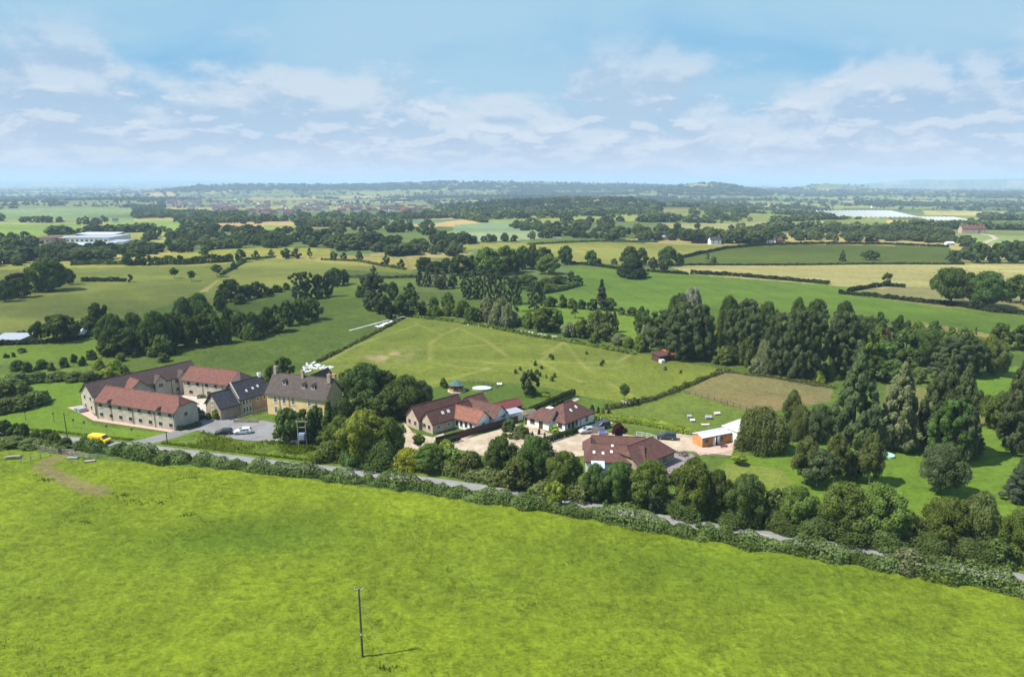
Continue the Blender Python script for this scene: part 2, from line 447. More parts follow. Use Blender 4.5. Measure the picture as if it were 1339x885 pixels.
# ---------------------------------------------------------------- the land
def lin(c, k=.58):
    m_ = sum(c) / 3; c = [m_ + (v - m_) * .9 for v in c]; c = (c[0] * 1.035, c[1] * .98, c[2] * 1.0)
    return tuple((((v / 255 + .055) / 1.055) ** 2.4 if v > 10 else v / 3294) * k for v in c)
def wpoly(P): return [tuple(at(*p)[:2]) for p in P]
FIELDS = [
    # (outline, colour, roughness of growth 0..1)
    ([(-500, 470), (-300, 356), (0, 352), (90, 350), (240, 347), (322, 342), (288, 364), (250, 388), (200, 405), (150, 430), (60, 447), (0, 452)], (120, 136, 56), .45),
    ([(322, 342), (345, 337), (540, 352), (530, 364), (470, 368), (440, 356), (380, 374), (300, 398), (250, 402), (288, 364)], (130, 144, 60), .35),
    ([(-60, 352), (-60, 345), (32, 345), (90, 343), (160, 340), (230, 331), (330, 324), (432, 325), (432, 333), (320, 336), (300, 345), (240, 348), (96, 350), (30, 353)], (150, 158, 62), .2),
    ([(323, 336), (420, 334), (540, 337), (610, 344), (610, 353), (540, 352), (345, 337)], (160, 158, 78), .2),
    ([(440, 352), (600, 362), (610, 390), (560, 400), (470, 392), (455, 372)], (98, 120, 52), .35),
    ([(295, 398), (345, 392), (395, 376), (395, 392), (360, 402), (300, 414)], (88, 114, 44), .3),
    ([(60, 505), (200, 468), (300, 446), (400, 425), (420, 392), (460, 370), (530, 380), (552, 396), (535, 413), (470, 440), (410, 474), (360, 498), (340, 510), (230, 520)], (94, 120, 44), .7),
    ([(-150, 470), (-150, 446), (60, 449), (130, 441), (150, 465), (120, 480), (0, 480)], (108, 142, 44), .5),
    ([(-200, 500), (0, 470), (140, 466), (120, 500), (60, 505), (0, 530), (-200, 540)], (104, 134, 50), 1.),
    ([(-300, 530), (0, 520), (60, 497), (118, 496), (104, 540), (122, 556), (232, 568), (216, 571), (165, 573), (120, 571), (60, 566), (0, 562), (-300, 548)], (110, 148, 40), .25),
    ([(535, 413), (640, 426), (760, 448), (870, 468), (947, 484), (894, 512), (838, 530), (745, 515), (690, 535), (600, 545), (560, 540), (540, 520), (470, 500), (430, 500), (405, 482)], (122, 142, 50), .55),
    ([(545, 512), (600, 498), (690, 502), (745, 513), (650, 550), (600, 545), (560, 530)], (90, 120, 42), .3),
    ([(944, 485), (1000, 492), (1090, 505), (1086, 524), (1000, 540), (976, 536), (894, 512)], (130, 130, 78), .5),
    ([(894, 512), (976, 536), (1010, 545), (985, 560), (940, 556), (905, 568), (880, 566), (780, 552), (785, 535), (838, 530)], (108, 134, 50), .6),
    ([(735, 348), (800, 351), (900, 358), (1085, 373), (1130, 382), (1230, 402), (1380, 432), (1380, 446), (1300, 440), (1200, 424), (1090, 410), (940, 398), (850, 415), (720, 398), (690, 386), (758, 374), (745, 352)], (104, 140, 46), .15),
    ([(870, 347), (1460, 344), (1460, 366), (1339, 364), (1240, 376), (1180, 380), (1085, 373), (900, 358)], (170, 172, 100), .15),
    ([(1105, 383), (1172, 375), (1240, 376), (1460, 364), (1460, 408), (1339, 404), (1230, 402)], (138, 142, 84), .3),
    ([(1200, 420), (1300, 438), (1380, 444), (1380, 452), (1180, 430)], (160, 158, 92), .4),
    ([(884, 338), (950, 323), (1060, 319), (1240, 322), (1262, 345), (880, 347)], (88, 108, 38), .3),
    ([(600, 318), (760, 316), (900, 320), (950, 322), (890, 337), (866, 346), (745, 345), (690, 326), (600, 327)], (142, 152, 66), .25),
    ([(588, 303), (720, 301), (735, 312), (600, 318), (575, 314)], (146, 170, 116), .2),
    ([(595, 294), (670, 289), (735, 291), (720, 301), (590, 303)], (128, 160, 110), .2),
    ([(345, 294), (405, 296), (405, 300), (345, 301)], (140, 168, 70), .2),
    ([(362, 287), (610, 286), (560, 293), (420, 295), (400, 293)], (104, 140, 96), .2),
    ([(520, 328), (620, 330), (600, 338), (470, 334)], (168, 160, 96), .2),
    ([(-60, 293), (95, 292), (120, 300), (60, 308), (0, 312), (-60, 314)], (130, 166, 66), .2),
    ([(0, 275), (60, 272), (175, 272), (175, 290), (0, 291)], (128, 158, 84), .2),
    ([(140, 290), (215, 288), (255, 292), (205, 304), (160, 300)], (134, 170, 72), .2),
    ([(210, 299), (258, 297), (250, 302), (215, 304)], (138, 170, 84), .2),
    ([(865, 292), (1000, 289), (1000, 306), (880, 304)], (158, 164, 96), .2),
    ([(1245, 305), (1339, 308), (1400, 312), (1400, 330), (1290, 330), (1250, 318)], (140, 168, 92), .2),
    ([(1160, 288), (1290, 291), (1290, 296), (1160, 294)], (200, 180, 104), .1),
    ([(1205, 275), (1320, 277), (1320, 283), (1210, 281)], (190, 190, 96), .1),
    ([(1000, 290), (1018, 291), (1018, 304), (1000, 305)], (146, 160, 90), .2),
    ([(950, 600), (1010, 590), (1160, 560), (1280, 545), (1600, 590), (1800, 900), (1339, 745), (1200, 720), (1060, 690), (950, 650), (905, 640)], (108, 146, 42), .35),
    ([(950, 606), (1020, 612), (1040, 636), (990, 650), (940, 640)], (126, 148, 58), .4),
    ([(1160, 500), (1230, 510), (1330, 535), (1330, 556), (1150, 556)], (126, 134, 66), .5),
    ([(1255, 480), (1380, 480), (1380, 530), (1262, 528)], (110, 152, 44), .3),
    ([(1270, 524), (1330, 530), (1330, 540), (1270, 536)], (138, 132, 74), .4),
    ([(660, 398), (880, 410), (850, 450), (780, 445), (670, 415)], (112, 148, 44), .3),
    ([(200, 585), (216, 568), (262, 560), (372, 578), (480, 592), (560, 606), (640, 622), (620, 634), (540, 622), (390, 605), (255, 590)], (104, 136, 46), .8),
    ([(-700, 560), (0, 586), (96, 596), (108, 600), (215, 607), (340, 618), (540, 645), (700, 665), (850, 692), (1000, 714), (1190, 747), (1339, 774), (2400, 1000), (4000, 2600), (-3000, 2600), (-900, 640)], (123, 151, 30), .75),
]
FW = [(np.array(wpoly(p)), np.array(lin(c)), r) for p, c, r in FIELDS]
def inpoly(x, y, P):
    lo, hi = P.min(0), P.max(0)
    idx = np.nonzero((x >= lo[0]) & (x <= hi[0]) & (y >= lo[1]) & (y <= hi[1]))[0]
    if not len(idx): return idx
    xs, ys = x[idx], y[idx]
    ins = np.zeros(len(idx), bool)
    n = len(P)
    for i in range(n):
        x1, y1 = P[i]; x2, y2 = P[(i + 1) % n]
        if y1 == y2: continue
        c = (y1 > ys) != (y2 > ys)
        ins ^= c & (xs < (x2 - x1) * (ys - y1) / (y2 - y1) + x1)
    return idx[ins]
def pdist(x, y, P):
    """distance to a polyline"""
    d = np.full(len(x), 1e9)
    for (x1, y1), (x2, y2) in zip(P[:-1], P[1:]):
        L2 = (x2 - x1) ** 2 + (y2 - y1) ** 2 + 1e-9
        t = np.clip(((x - x1) * (x2 - x1) + (y - y1) * (y2 - y1)) / L2, 0, 1)
        d = np.minimum(d, np.hypot(x - x1 - t * (x2 - x1), y - y1 - t * (y2 - y1)))
    return d
# far country: a warped patchwork of fields
PAL = .9 * np.array([lin(c) for c in ((122, 150, 66), (142, 164, 76), (108, 134, 60), (156, 170, 84), (128, 146, 72), (112, 138, 72), (182, 176, 98), (142, 150, 72), (102, 124, 56), (200, 180, 112), (158, 174, 76))])
def far_cell(x, y):
    a = x * .94 + y * .34 + (vn(x, y, 420, 21) - .5) * 190
    b = -x * .34 + y * .94 + (vn(x, y, 380, 22) - .5) * 170
    b = np.asarray(b); j = np.floor(b / 330)
    i = np.floor((a + 160 * _h(j, j * 0, 5)) / 400)
    return a, b, i, j
def land_colour(x, y):
    n = len(x)
    a, b, i, j = far_cell(x, y)
    base = PAL[(_h(i, j, 31) ** 1.25 * len(PAL)).astype(int) % len(PAL)].copy()
    D = np.hypot(x, y)
    w_ = 2.5 + D * .0012
    _, _, i2, j2 = far_cell(x + w_, y); _, _, i3, j3 = far_cell(x, y + w_)
    base[((i2 != i) | (j2 != j) | (i3 != i) | (j3 != j)) & (D > 420)] = lin((62, 84, 40))
    near = D < 420
    base[near] = np.array(lin((96, 126, 48)))
    rough = np.full(n, .3); rough[near] = .6
    for P, c, r in FW:
        k = inpoly(x, y, P); base[k] = c; rough[k] = r
    return base, rough
WORN = [[(544, 423), (578, 438), (602, 428)], [(578, 438), (563, 449), (562, 474), (600, 480), (640, 482)], [(605, 431), (637, 447), (668, 469)],
        [(709, 463), (738, 447), (752, 466), (765, 480), (785, 494)], [(738, 447), (706, 472), (730, 486), (760, 499)],
        [(585, 456), (650, 449), (720, 452)], [(706, 473), (760, 475), (810, 472), (825, 462)], [(640, 482), (600, 492), (570, 500)],
        [(765, 480), (800, 482), (820, 478)], [(590, 470), (650, 475), (700, 478)], [(790, 497), (830, 520), (850, 524)], [(545, 425), (470, 450), (415, 478)]]
WORNW = [np.array(wpoly(p)) for p in WORN]
TRACK = np.array(wpoly([(92, 592), (80, 597), (62, 603), (55, 612), (75, 622), (100, 633), (132, 643)]))
ROADC = [(-420, 520), (-200, 546), (0, 566), (60, 571), (120, 578), (165, 582), (205, 587), (254, 593), (312, 600), (387, 609), (461, 616), (536, 625), (611, 635), (685, 647), (761, 659), (828, 671), (895, 683), (990, 698), (1087, 713), (1208, 734), (1315, 752), (1420, 772), (1600, 800), (2000, 870)]
def smooth_line(P, step=2.0):
    P = np.array(P, float)
    d = np.r_[0, np.cumsum(np.hypot(*np.diff(P, axis=0).T))]
    n = max(2, int(d[-1] / step))
    s = np.linspace(0, d[-1], n)
    Q = np.c_[np.interp(s, d, P[:, 0]), np.interp(s, d, P[:, 1])]
    w = max(1, int(6 / step))
    K = np.pad(Q, ((w, w), (0, 0)), mode='edge')
    return np.array([K[i:i + 2 * w + 1].mean(0) for i in range(n)])
ROADW = smooth_line(wpoly(ROADC))

ys = np.r_[np.arange(1010, 470, -1.25), np.arange(470, 300, -1.0), np.arange(300, 246, -.5), np.arange(246, 240, -.25)]
vv = (ys - 442.5) / FPX
Ds = CZ * (CP - vv * SP) / (SP + vv * CP)
Ds = np.r_[[8, 16, 26, 34], Ds[Ds > 36], np.geomspace(Ds[-1] * 1.03, 42000, 70)]
an = np.r_[np.arange(-180, -42, 4.), np.arange(-42, 42, .10), np.arange(42, 180, 4.)]
A, Dg = np.meshgrid(np.radians(an), Ds)
gx = (Dg * np.sin(A)).ravel(); gy = (Dg * np.cos(A)).ravel()
gz = Hgt(gx, gy)
gcol, grough = land_colour(gx, gy)
Dr = np.hypot(gx, gy)
ROADS = [('road', ROADC), ]
PAVED = dict(
 car_park=[(262, 549), (272, 535), (300, 543), (322, 552), (345, 550), (368, 556), (366, 577), (330, 577), (296, 573), (272, 566), (250, 562)],
 courtyard=[(252, 531), (262, 519), (283, 521), (300, 523), (282, 531), (270, 540), (256, 545)],
 courtyard2=[(200, 520), (230, 516), (262, 515), (262, 531), (235, 535)],
 path=[(88, 533), (108, 530), (126, 545), (232, 562), (228, 566), (122, 550), (100, 538)],
 gravel=[(578, 582), (620, 571), (676, 555), (700, 556), (716, 566), (742, 571), (760, 566), (800, 566), (830, 570), (856, 578), (862, 566), (905, 568), (912, 572), (960, 586), (956, 596), (905, 590), (870, 590), (830, 588), (745, 598), (700, 600), (640, 598)],
 gravel2=[(514, 560), (528, 551), (540, 566), (566, 572), (580, 566), (586, 580), (560, 590), (520, 590)],
 drive=[(700, 549), (740, 523), (753, 519), (758, 522), (742, 530), (722, 548), (712, 552)],
 drive2=[(776, 548), (790, 544), (806, 548), (800, 554), (780, 556)],
 yard=[(862, 592), (905, 594), (912, 600), (900, 624), (885, 634), (850, 620)],
 patio=[(900, 583), (920, 587), (958, 579), (972, 583), (948, 592), (915, 596)],
 patio2=[(594, 572), (622, 560), (626, 566), (600, 578)])
SIDEROAD = [(166, 583), (190, 578), (216, 571), (245, 563), (268, 553), (292, 551)]
k = np.nonzero((Dr < 320) & (Dr > 60) & (np.abs(gx) < 300))[0]
dm = np.minimum(pdist(gx[k], gy[k], ROADW[::3]) - 3.2, pdist(gx[k], gy[k], np.array(wpoly(SIDEROAD))) - 3.6)
for nm_, P in PAVED.items():
    W_ = np.array(wpoly(P)); kk = inpoly(gx[k], gy[k], W_)
    dd = pdist(gx[k], gy[k], np.vstack([W_, W_[:1]])); dd[kk] = 0
    dm = np.minimum(dm, dd)
flat = np.ones(len(gx)); flat[k] = ss(dm, .3, 1.8)
# growth: tussocks lift the surface a little, tint varies in drifts, tufts and streaks
fine = rng.random(len(gx))
t1 = vn(gx, gy, 1.1, 41); t4 = vn(gx, gy, 4.2, 42); t14 = vn(gx * .6 + gy * .2, gy, 13, 43); t50 = vn(gx, gy, 46, 44); t05 = vn(gx, gy, .55, 45)
fade = np.clip(1.3 - Dr / 500, .15, 1)
gz = gz + flat * grough * fade * ((t05 - .5) * .16 + (t1 - .5) * .22 + (t4 - .5) * .22)
m = 1 + grough * ((t1 - .5) * .34 * fade + (t4 - .5) * .2 + (t14 - .5) * .22 + (t50 - .5) * .30 + (fine - .5) * .42 * fade + (t05 - .5) * .34 * fade)
gcol = gcol * m[:, None]
warm = (t14 * .5 + t50 * .5 + (t4 - .5) * .3 - .5) * grough
gcol = gcol * np.c_[1 + .28 * warm, 1 + .12 * warm, 1 - .4 * warm]
# rank darker growth in clusters
rank = ss(vn(gx, gy, 1.6, 51) * .35 + vn(gx, gy, .7, 53) * .25 + vn(gx, gy, 8, 52) * .4, .56, .84) * flat * (grough > .4) * fade
gcol = gcol * (1 - .07 * rank)[:, None]; gz = gz + .06 * rank
# broad soft shade painted into the grass colour, lower left and a long band
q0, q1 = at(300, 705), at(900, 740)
grass_shade = np.exp(-((gx - q0.x) / 20) ** 2 - ((gy - q0.y - (gx - q0.x) * .1) / 7) ** 2) + .6 * np.exp(-((gx - q1.x) / 26) ** 2 - ((gy - q1.y + (gx - q1.x) * .2) / 6) ** 2)
grass_shade = grass_shade * (.5 + t4 * .35 + t1 * .3) * flat
gcol = gcol * np.c_[1 - .42 * grass_shade, 1 - .28 * grass_shade, 1 - .08 * grass_shade]
# drilled rows and tramlines in the crops
crop = (grough <= .26) & (Dr > 300)
rowp = np.abs(((gx * .97 + gy * .2) / 18.0) % 1 - .5)
gcol[crop & (rowp < .05)] *= .84
gcol[crop] *= (1 + .035 * np.sign(np.sin((gx * .35 + gy) / 5.5)))[crop][:, None]
drift = (vn(gx * .5, gy, 34, 46) - .5) * .2 + (vn(gx * .6 + gy * .3, gy, 95, 47) - .5) * .26 + (vn(gx * .3, gy, 11, 48) - .5) * .1
gcol[Dr > 230] *= (1 + drift)[Dr > 230][:, None]
k = np.nonzero((Dr < 420) & (gx > -70) & (gx < 120) & (gy > 150))[0]
for P in WORNW:
    d = pdist(gx[k], gy[k], P)
    w = np.exp(-(d / .9) ** 2)[:, None] * (.08 + .55 * vn(gx[k], gy[k], 7, 99))[:, None]
    gcol[k] = gcol[k] * (1 - w) + np.array(lin((168, 172, 92))) * w
c0 = at(505, 466); e = np.exp(-((gx - c0.x - (gy - c0.y) * .3) / 9) ** 2 - ((gy - c0.y) / 9) ** 2) * ss(vn(gx, gy, 3, 61) * .6 + vn(gx, gy, 9, 62) * .4, .35, .7) * .8
gcol = gcol * (1 - e[:, None]) + np.array(lin((176, 164, 116))) * e[:, None]
k = np.nonzero((Dr < 210) & (gx < -60))[0]
d = pdist(gx[k], gy[k], TRACK) + (t1[k] - .5) * 1.6
w = (ss(d, 2.7, .5) * .85 * (.65 + .35 * t1[k]))[:, None]
gcol[k] = gcol[k] * (1 - w) + np.array(lin((142, 128, 92))) * w
# trodden earth in the brown paddock, reddish towards its lower fence
c1 = at(985, 528); e = np.exp(-((gx - c1.x) / 26) ** 2 - ((gy - c1.y) / 9) ** 2) * .42 * (.4 + t4 * .6)
kk = inpoly(gx, gy, FW[12][0]); ww = np.zeros(len(gx)); ww[kk] = 1; e = e * ww
gcol = gcol * (1 - e[:, None]) + np.array(lin((150, 124, 84))) * e[:, None]
nr, nc = len(Ds), len(an)
idx = np.arange(nr * nc).reshape(nr, nc)
F = np.c_[idx[:-1, :-1].ravel(), idx[1:, :-1].ravel(), idx[1:, 1:].ravel(), idx[:-1, 1:].ravel()]
F = F[:, ::-1]
wrap = np.c_[idx[:-1, -1], idx[1:, -1], idx[1:, 0], idx[:-1, 0]][:, ::-1]
cen = len(gx)
V = np.c_[gx, gy, gz]; V = np.vstack([V, [[0, 0, 0]]])
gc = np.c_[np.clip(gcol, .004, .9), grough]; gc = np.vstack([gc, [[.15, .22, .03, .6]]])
fan = np.c_[idx[0, :], np.roll(idx[0, :], -1), np.full(nc, cen), np.full(nc, cen)]
gm, t = newmat('land'); g = G(t)
ca = g.n('ShaderNodeAttribute', attribute_name='tint')
pos = g.n('ShaderNodeNewGeometry').outputs['Position']
mpn = g.n('ShaderNodeMapping'); mpn.inputs['Scale'].default_value = (.55, 1.3, 1); g.put(mpn.inputs['Vector'], pos)
k1 = g.ramp(g.noise(2.2, 5, .75, mpn.outputs[0]), .3, .7, .74, 1.26)
kt = g.ramp(g.noise(.62, 6, .78, mpn.outputs[0], .4), .36, .5, .70, 1.03)
k1 = g.math('MULTIPLY', k1, kt)
k2 = g.ramp(g.noise(.07, 5, .6, pos), .3, .7, .9, 1.1)
cc = g.scale(ca.outputs['Color'], g.math('MULTIPLY', k1, k2))
b = g.n('ShaderNodeBsdfPrincipled'); g.put(b.inputs['Base Color'], cc); b.inputs['Roughness'].default_value = 1
b.inputs['Specular IOR Level'].default_value = .08
bp = g.n('ShaderNodeBump'); bp.inputs['Strength'].default_value = .45; bp.inputs['Distance'].default_value = .35
g.put(bp.inputs['Height'], g.noise(1.9, 5, .75, pos)); g.put(b.inputs['Normal'], bp.outputs[0])
o = g.n('ShaderNodeOutputMaterial'); t.links.new(b.outputs[0], o.inputs[0])
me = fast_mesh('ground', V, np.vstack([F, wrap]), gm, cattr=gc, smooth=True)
tag(link('ground', me), kind='structure')
me2 = fast_mesh('ground_under_camera', np.vstack([V[idx[0, :]], [[0, 0, 0]]]), np.c_[np.arange(nc), (np.arange(nc) + 1) % nc, np.full(nc, nc)][:, ::-1], gm, cattr=np.tile([[.15, .22, .03, .6]], (nc + 1, 1)), smooth=True)
tag(link('ground.001', me2), kind='structure')
print('ground', len(V))

def strip(name, P, w, mat, up=.12, step=1.5, label=None, ww=None):
    """a ribbon following the land"""
    P = smooth_line(P, step)
    tn = np.gradient(P, axis=0); tn /= np.hypot(*tn.T)[:, None] + 1e-9
    nn = np.c_[-tn[:, 1], tn[:, 0]]
    w = np.full(len(P), w) + (vn(P[:, 0], P[:, 1], 3, 5) - .5) * .5
    offs = np.linspace(-.5, .5, 7)
    Q = P[:, None, :] + nn[:, None, :] * (offs[None, :, None] * w[:, None, None])
    q = Q.reshape(-1, 2)
    z = Hgt(q[:, 0], q[:, 1]) + up
    z = z.reshape(-1, 7); z[:, 0] -= .3; z[:, -1] -= .3; z = z.ravel()
    n = len(P); I = np.arange(n * 7).reshape(n, 7)
    Fq = np.c_[I[:-1, :-1].ravel(), I[:-1, 1:].ravel(), I[1:, 1:].ravel(), I[1:, :-1].ravel()][:, ::-1]
    o = link(name, fast_mesh(name, np.c_[q, z], Fq, mat, smooth=True))
    return tag(o, label, kind='structure')
def area(name, P, mat, up=.1, cell=1.2, world=False):
    """a surfaced patch of ground draped on the land"""
    P = np.array(P if world else wpoly(P))
    bm_v = []; lo = P.min(0); hi = P.max(0)
    xs = np.arange(lo[0], hi[0] + cell, cell); ys_ = np.arange(lo[1], hi[1] + cell, cell)
    XX, YY = np.meshgrid(xs, ys_)
    import bmesh
    bm = bmesh.new()
    vs = [bm.verts.new((x, y, 0)) for x, y in P]
    bm.faces.new(vs)
    for x in xs[1:-1]:
        bmesh.ops.bisect_plane(bm, geom=bm.verts[:] + bm.edges[:] + bm.faces[:], plane_co=(x, 0, 0), plane_no=(1, 0, 0))
    for y in ys_[1:-1]:
        bmesh.ops.bisect_plane(bm, geom=bm.verts[:] + bm.edges[:] + bm.faces[:], plane_co=(0, y, 0), plane_no=(0, 1, 0))
    for v in bm.verts: v.co.z = hz_(v.co.x, v.co.y) + up
    bmesh.ops.recalc_face_normals(bm, faces=bm.faces[:])
    if sum(f.normal.z for f in bm.faces) < 0: bmesh.ops.reverse_faces(bm, faces=bm.faces[:])
    me = bpy.data.meshes.new(name); bm.to_mesh(me); bm.free(); me.materials.append(mat)
    return tag(link(name, me), kind='structure')
strip('road', ROADW, 4.5, MT['lane'], .07)
strip('road.001', wpoly(SIDEROAD), 6.2, MT['asphalt'], .09)
area('car_park', PAVED['car_park'], MT['asphalt'], 0.11000000000000001)
area('courtyard', PAVED['courtyard'], MT['paving'], 0.11000000000000001)
area('courtyard.001', PAVED['courtyard2'], MT['paving'], 0.09)
area('path', PAVED['path'], MT['pinkpave'], 0.08000000000000002)
area('gravel_drive', PAVED['gravel'], MT['gravel'], 0.06)
area('gravel_drive.001', PAVED['gravel2'], MT['gravel'], 0.06)
area('driveway', PAVED['drive'], MT['gravel'], 0.07)
area('driveway.001', PAVED['drive2'], MT['gravel'], 0.07)
area('block_yard', PAVED['yard'], MT['block'], 0.1)
area('patio', PAVED['patio'], MT['pinkpave'], 0.12)
area('patio.001', PAVED['patio2'], MT['pinkpave'], 0.09)
# faded centre dashes on the lane
mb = MB()
for i in range(0, len(ROADW) - 3, 5):
    p, q = ROADW[i], ROADW[i + 1]
    if p[1] > 230: continue
    d = (q - p) / np.hypot(*(q - p)); nrm = np.array([-d[1], d[0]]) * .06
    P4 = [p - nrm, q - nrm, q + nrm, p + nrm]
    mb.add([(c[0], c[1], hz_(*c) + .085) for c in P4], [(0, 1, 2, 3)])
tag(mb.build('road_markings', plain('faded_marking', (.42, .42, .4), .9, .3, 3)), kind='structure')
# ---------------------------------------------------------------- buildings
_wp = {}
def win_meshes(w, h, style, fm):
    key = (round(w, 2), round(h, 2), style, fm)
    if key in _wp: return _wp[key]
    f = MB(); t = .07 if w < 3 else .1
    f.box(-w / 2, w / 2, -.05, .02, 0, t).box(-w / 2, w / 2, -.05, .02, h - t, h)
    f.box(-w / 2, -w / 2 + t, -.05, .02, t, h - t).box(w / 2 - t, w / 2, -.05, .02, t, h - t)
    nm = max(1, int(round(w / .6)))
    for i in range(1, nm): f.box(-w / 2 + i * w / nm - .025, -w / 2 + i * w / nm + .025, -.045, .0, t, h - t)
    if style == 'cross' or h > 1.5: f.box(-w / 2 + t, w / 2 - t, -.04, -.005, h * .62 - .02, h * .62 + .02)
    f.box(-w / 2 - .08, w / 2 + .08, -.12, .02, -.09, 0, 1)
    f.box(-w / 2 - .1, w / 2 + .1, -.03, .02, h, h + .16, 1)
    p = MB().box(-w / 2 + t, w / 2 - t, -.02, .012, t, h - t)
    _wp[key] = (f.mesh('window', [MT[fm], MT['cream_sill']]), p.mesh('pane', MT['glass']))
    return _wp[key]
class Bld:
    def __init__(s, name, label, A, B, cat='building', group=None, z=None):
        """A, B: the foot of the front wall, left and right, world xy; +y runs away from the front"""
        A, B = Vector(A[:2]), Vector(B[:2]); d = B - A
        s.L = d.length
        s.rz = math.atan2(d.y, d.x)
        s.z = hz_(*A) if z is None else z
        s.root = empty(name, (A.x, A.y, s.z), s.rz, label, cat, group)
    def xf(s, off, x, y):
        c, n = math.cos(off[2]), math.sin(off[2])
        return off[0] + x * c - y * n, off[1] + x * n + y * c
    def block(s, L, W, e, r, le=(0, 1), re=(0, 1), off=(0, 0, 0), wm='cream', rm='red', o=.35, wall=True, ridge=True, gutter=True):
        P = lambda x, y, z: (*s.xf(off, x, y), z)
        half = W / 2; sl = r / half
        (il, fl), (ir, fr) = le, re
        tl, tr = .02, .02
        if wall:
            mb = MB(); d = .03
            def gw(x, f):
                pts = [(x, 0, -1), (x, W, -1), (x, W, e - d)]
                if f > 0:
                    pts += [(x, W - f * half, e + f * r - d)]
                    if f < 1: pts += [(x, f * half, e + f * r - d)]
                pts += [(x, 0, e - d)]
                return [P(*q) for q in pts]
            a, b_ = gw(0, fl), gw(L, fr)
            mb.add(a, [tuple(range(len(a)))[::-1]]); mb.add(b_, [tuple(range(len(b_)))])
            mb.add([P(0, 0, -1), P(L, 0, -1), P(L, 0, e - d), P(0, 0, e - d)], [(0, 1, 2, 3)])
            mb.add([P(0, W, -1), P(L, W, -1), P(L, W, e - d), P(0, W, e - d)], [(3, 2, 1, 0)])
            mb.build('wall', MT[wm], s.root)
        rm_ = MB(); up = .16
        Q = lambda x, y, z: P(x, y, z + up)
        def endp(x0, sgn, f, ins):
            y1 = f * half - (1 - f) * o
            xe = x0 - sgn * o
            lo = (xe, -o, e - o * sl); mid = (xe, y1, e + y1 * sl)
            rd = (x0 + sgn * ins if f < 1 else xe, half, e + r)
            mid2 = (xe, W - y1, e + y1 * sl); lo2 = (xe, W + o, e - o * sl)
            return lo, mid, rd, mid2, lo2
        a = endp(0, 1, fl, il); b_ = endp(L, -1, fr, ir)
        polys = [[Q(*p) for p in (a[0], b_[0], b_[1], b_[2], a[2], a[1])], [Q(*p) for p in (b_[4], a[4], a[3], a[2], b_[2], b_[3])]]
        if fl < 1: polys.append([Q(*p) for p in (a[1], a[2], a[3])])
        if fr < 1: polys.append([Q(*p) for p in (b_[3], b_[2], b_[1])])
        rm_.slab(polys, up)
        ro = rm_.build('roof', MT[rm], s.root)
        if ridge:
            k = MB(); k.tube(Q(a[2][0], half, e + r - .02), Q(b_[2][0], half, e + r - .02), .13, n=6); k.build('ridge_tiles', MT[rm], ro)
        if gutter:
            k = MB(); k.tube(P(-o, -o - .05, e - o * sl + .02), P(L + o, -o - .05, e - o * sl + .02), .07, n=6); k.build('gutter', MT['pipe'], ro)
        return ro
    def flat(s, L, W, h, off=(0, 0, 0), wm='white', rm='greyroof', mono=0., o=.25):
        P = lambda x, y, z: (*s.xf(off, x, y), z)
        mb = MB()
        vs = [P(0, 0, -1), P(L, 0, -1), P(L, W, -1), P(0, W, -1), P(0, 0, h), P(L, 0, h), P(L, W, h + mono), P(0, W, h + mono)]
        mb.add(vs, [(0, 1, 5, 4), (1, 2, 6, 5), (2, 3, 7, 6), (3, 0, 4, 7)]); mb.build('wall', MT[wm], s.root)
        m_ = mono / W
        MB().slab([[P(-o, -o, h + .14 - m_ * o), P(L + o, -o, h + .14 - m_ * o), P(L + o, W + o, h + .14 + m_ * (W + o)), P(-o, W + o, h + .14 + m_ * (W + o))]], .13).build('roof', MT[rm], s.root)
    def win(s, face, L, W, xs, zs, w, h, off=(0, 0, 0), fm='frame_brown', style='plain', name='window'):
        for z in zs:
            for x in xs:
                if face == 'front': x0, y0, rr = x, 0, 0
                elif face == 'right': x0, y0, rr = L, x, math.pi / 2
                elif face == 'left': x0, y0, rr = 0, x, -math.pi / 2
                else: x0, y0, rr = x, W, math.pi
                fmsh, pm = win_meshes(w, h, style, fm)
                xx, yy = s.xf(off, x0, y0)
                f = link(name, fmsh, s.root, (xx, yy, z), off[2] + rr)
                link('pane', pm, f)
    def pipe(s, xs, e, y=-.12, off=(0, 0, 0)):
        for x in xs:
            a = s.xf(off, x, y)
            MB().tube((*a, -.2), (*a, e), .06, n=6).build('downpipe', MT['pipe'], s.root)
    def chimney(s, x, y, z0, z1, w=.7, dd=.7, mat='chim', off=(0, 0, 0)):
        a = s.xf(off, x, y)
        m_ = MB().box(-w / 2, w / 2, -dd / 2, dd / 2, z0, z1).box(-w / 2 - .06, w / 2 + .06, -dd / 2 - .06, dd / 2 + .06, z1, z1 + .15)
        c = m_.build('chimney', MT[mat], s.root, (a[0], a[1], 0), off[2])
        for k in (-.16, .16): MB().tube((k, 0, z1 + .14), (k, 0, z1 + .55), .12, .1, 8).build('chimney_pot', MT['pot'], c)
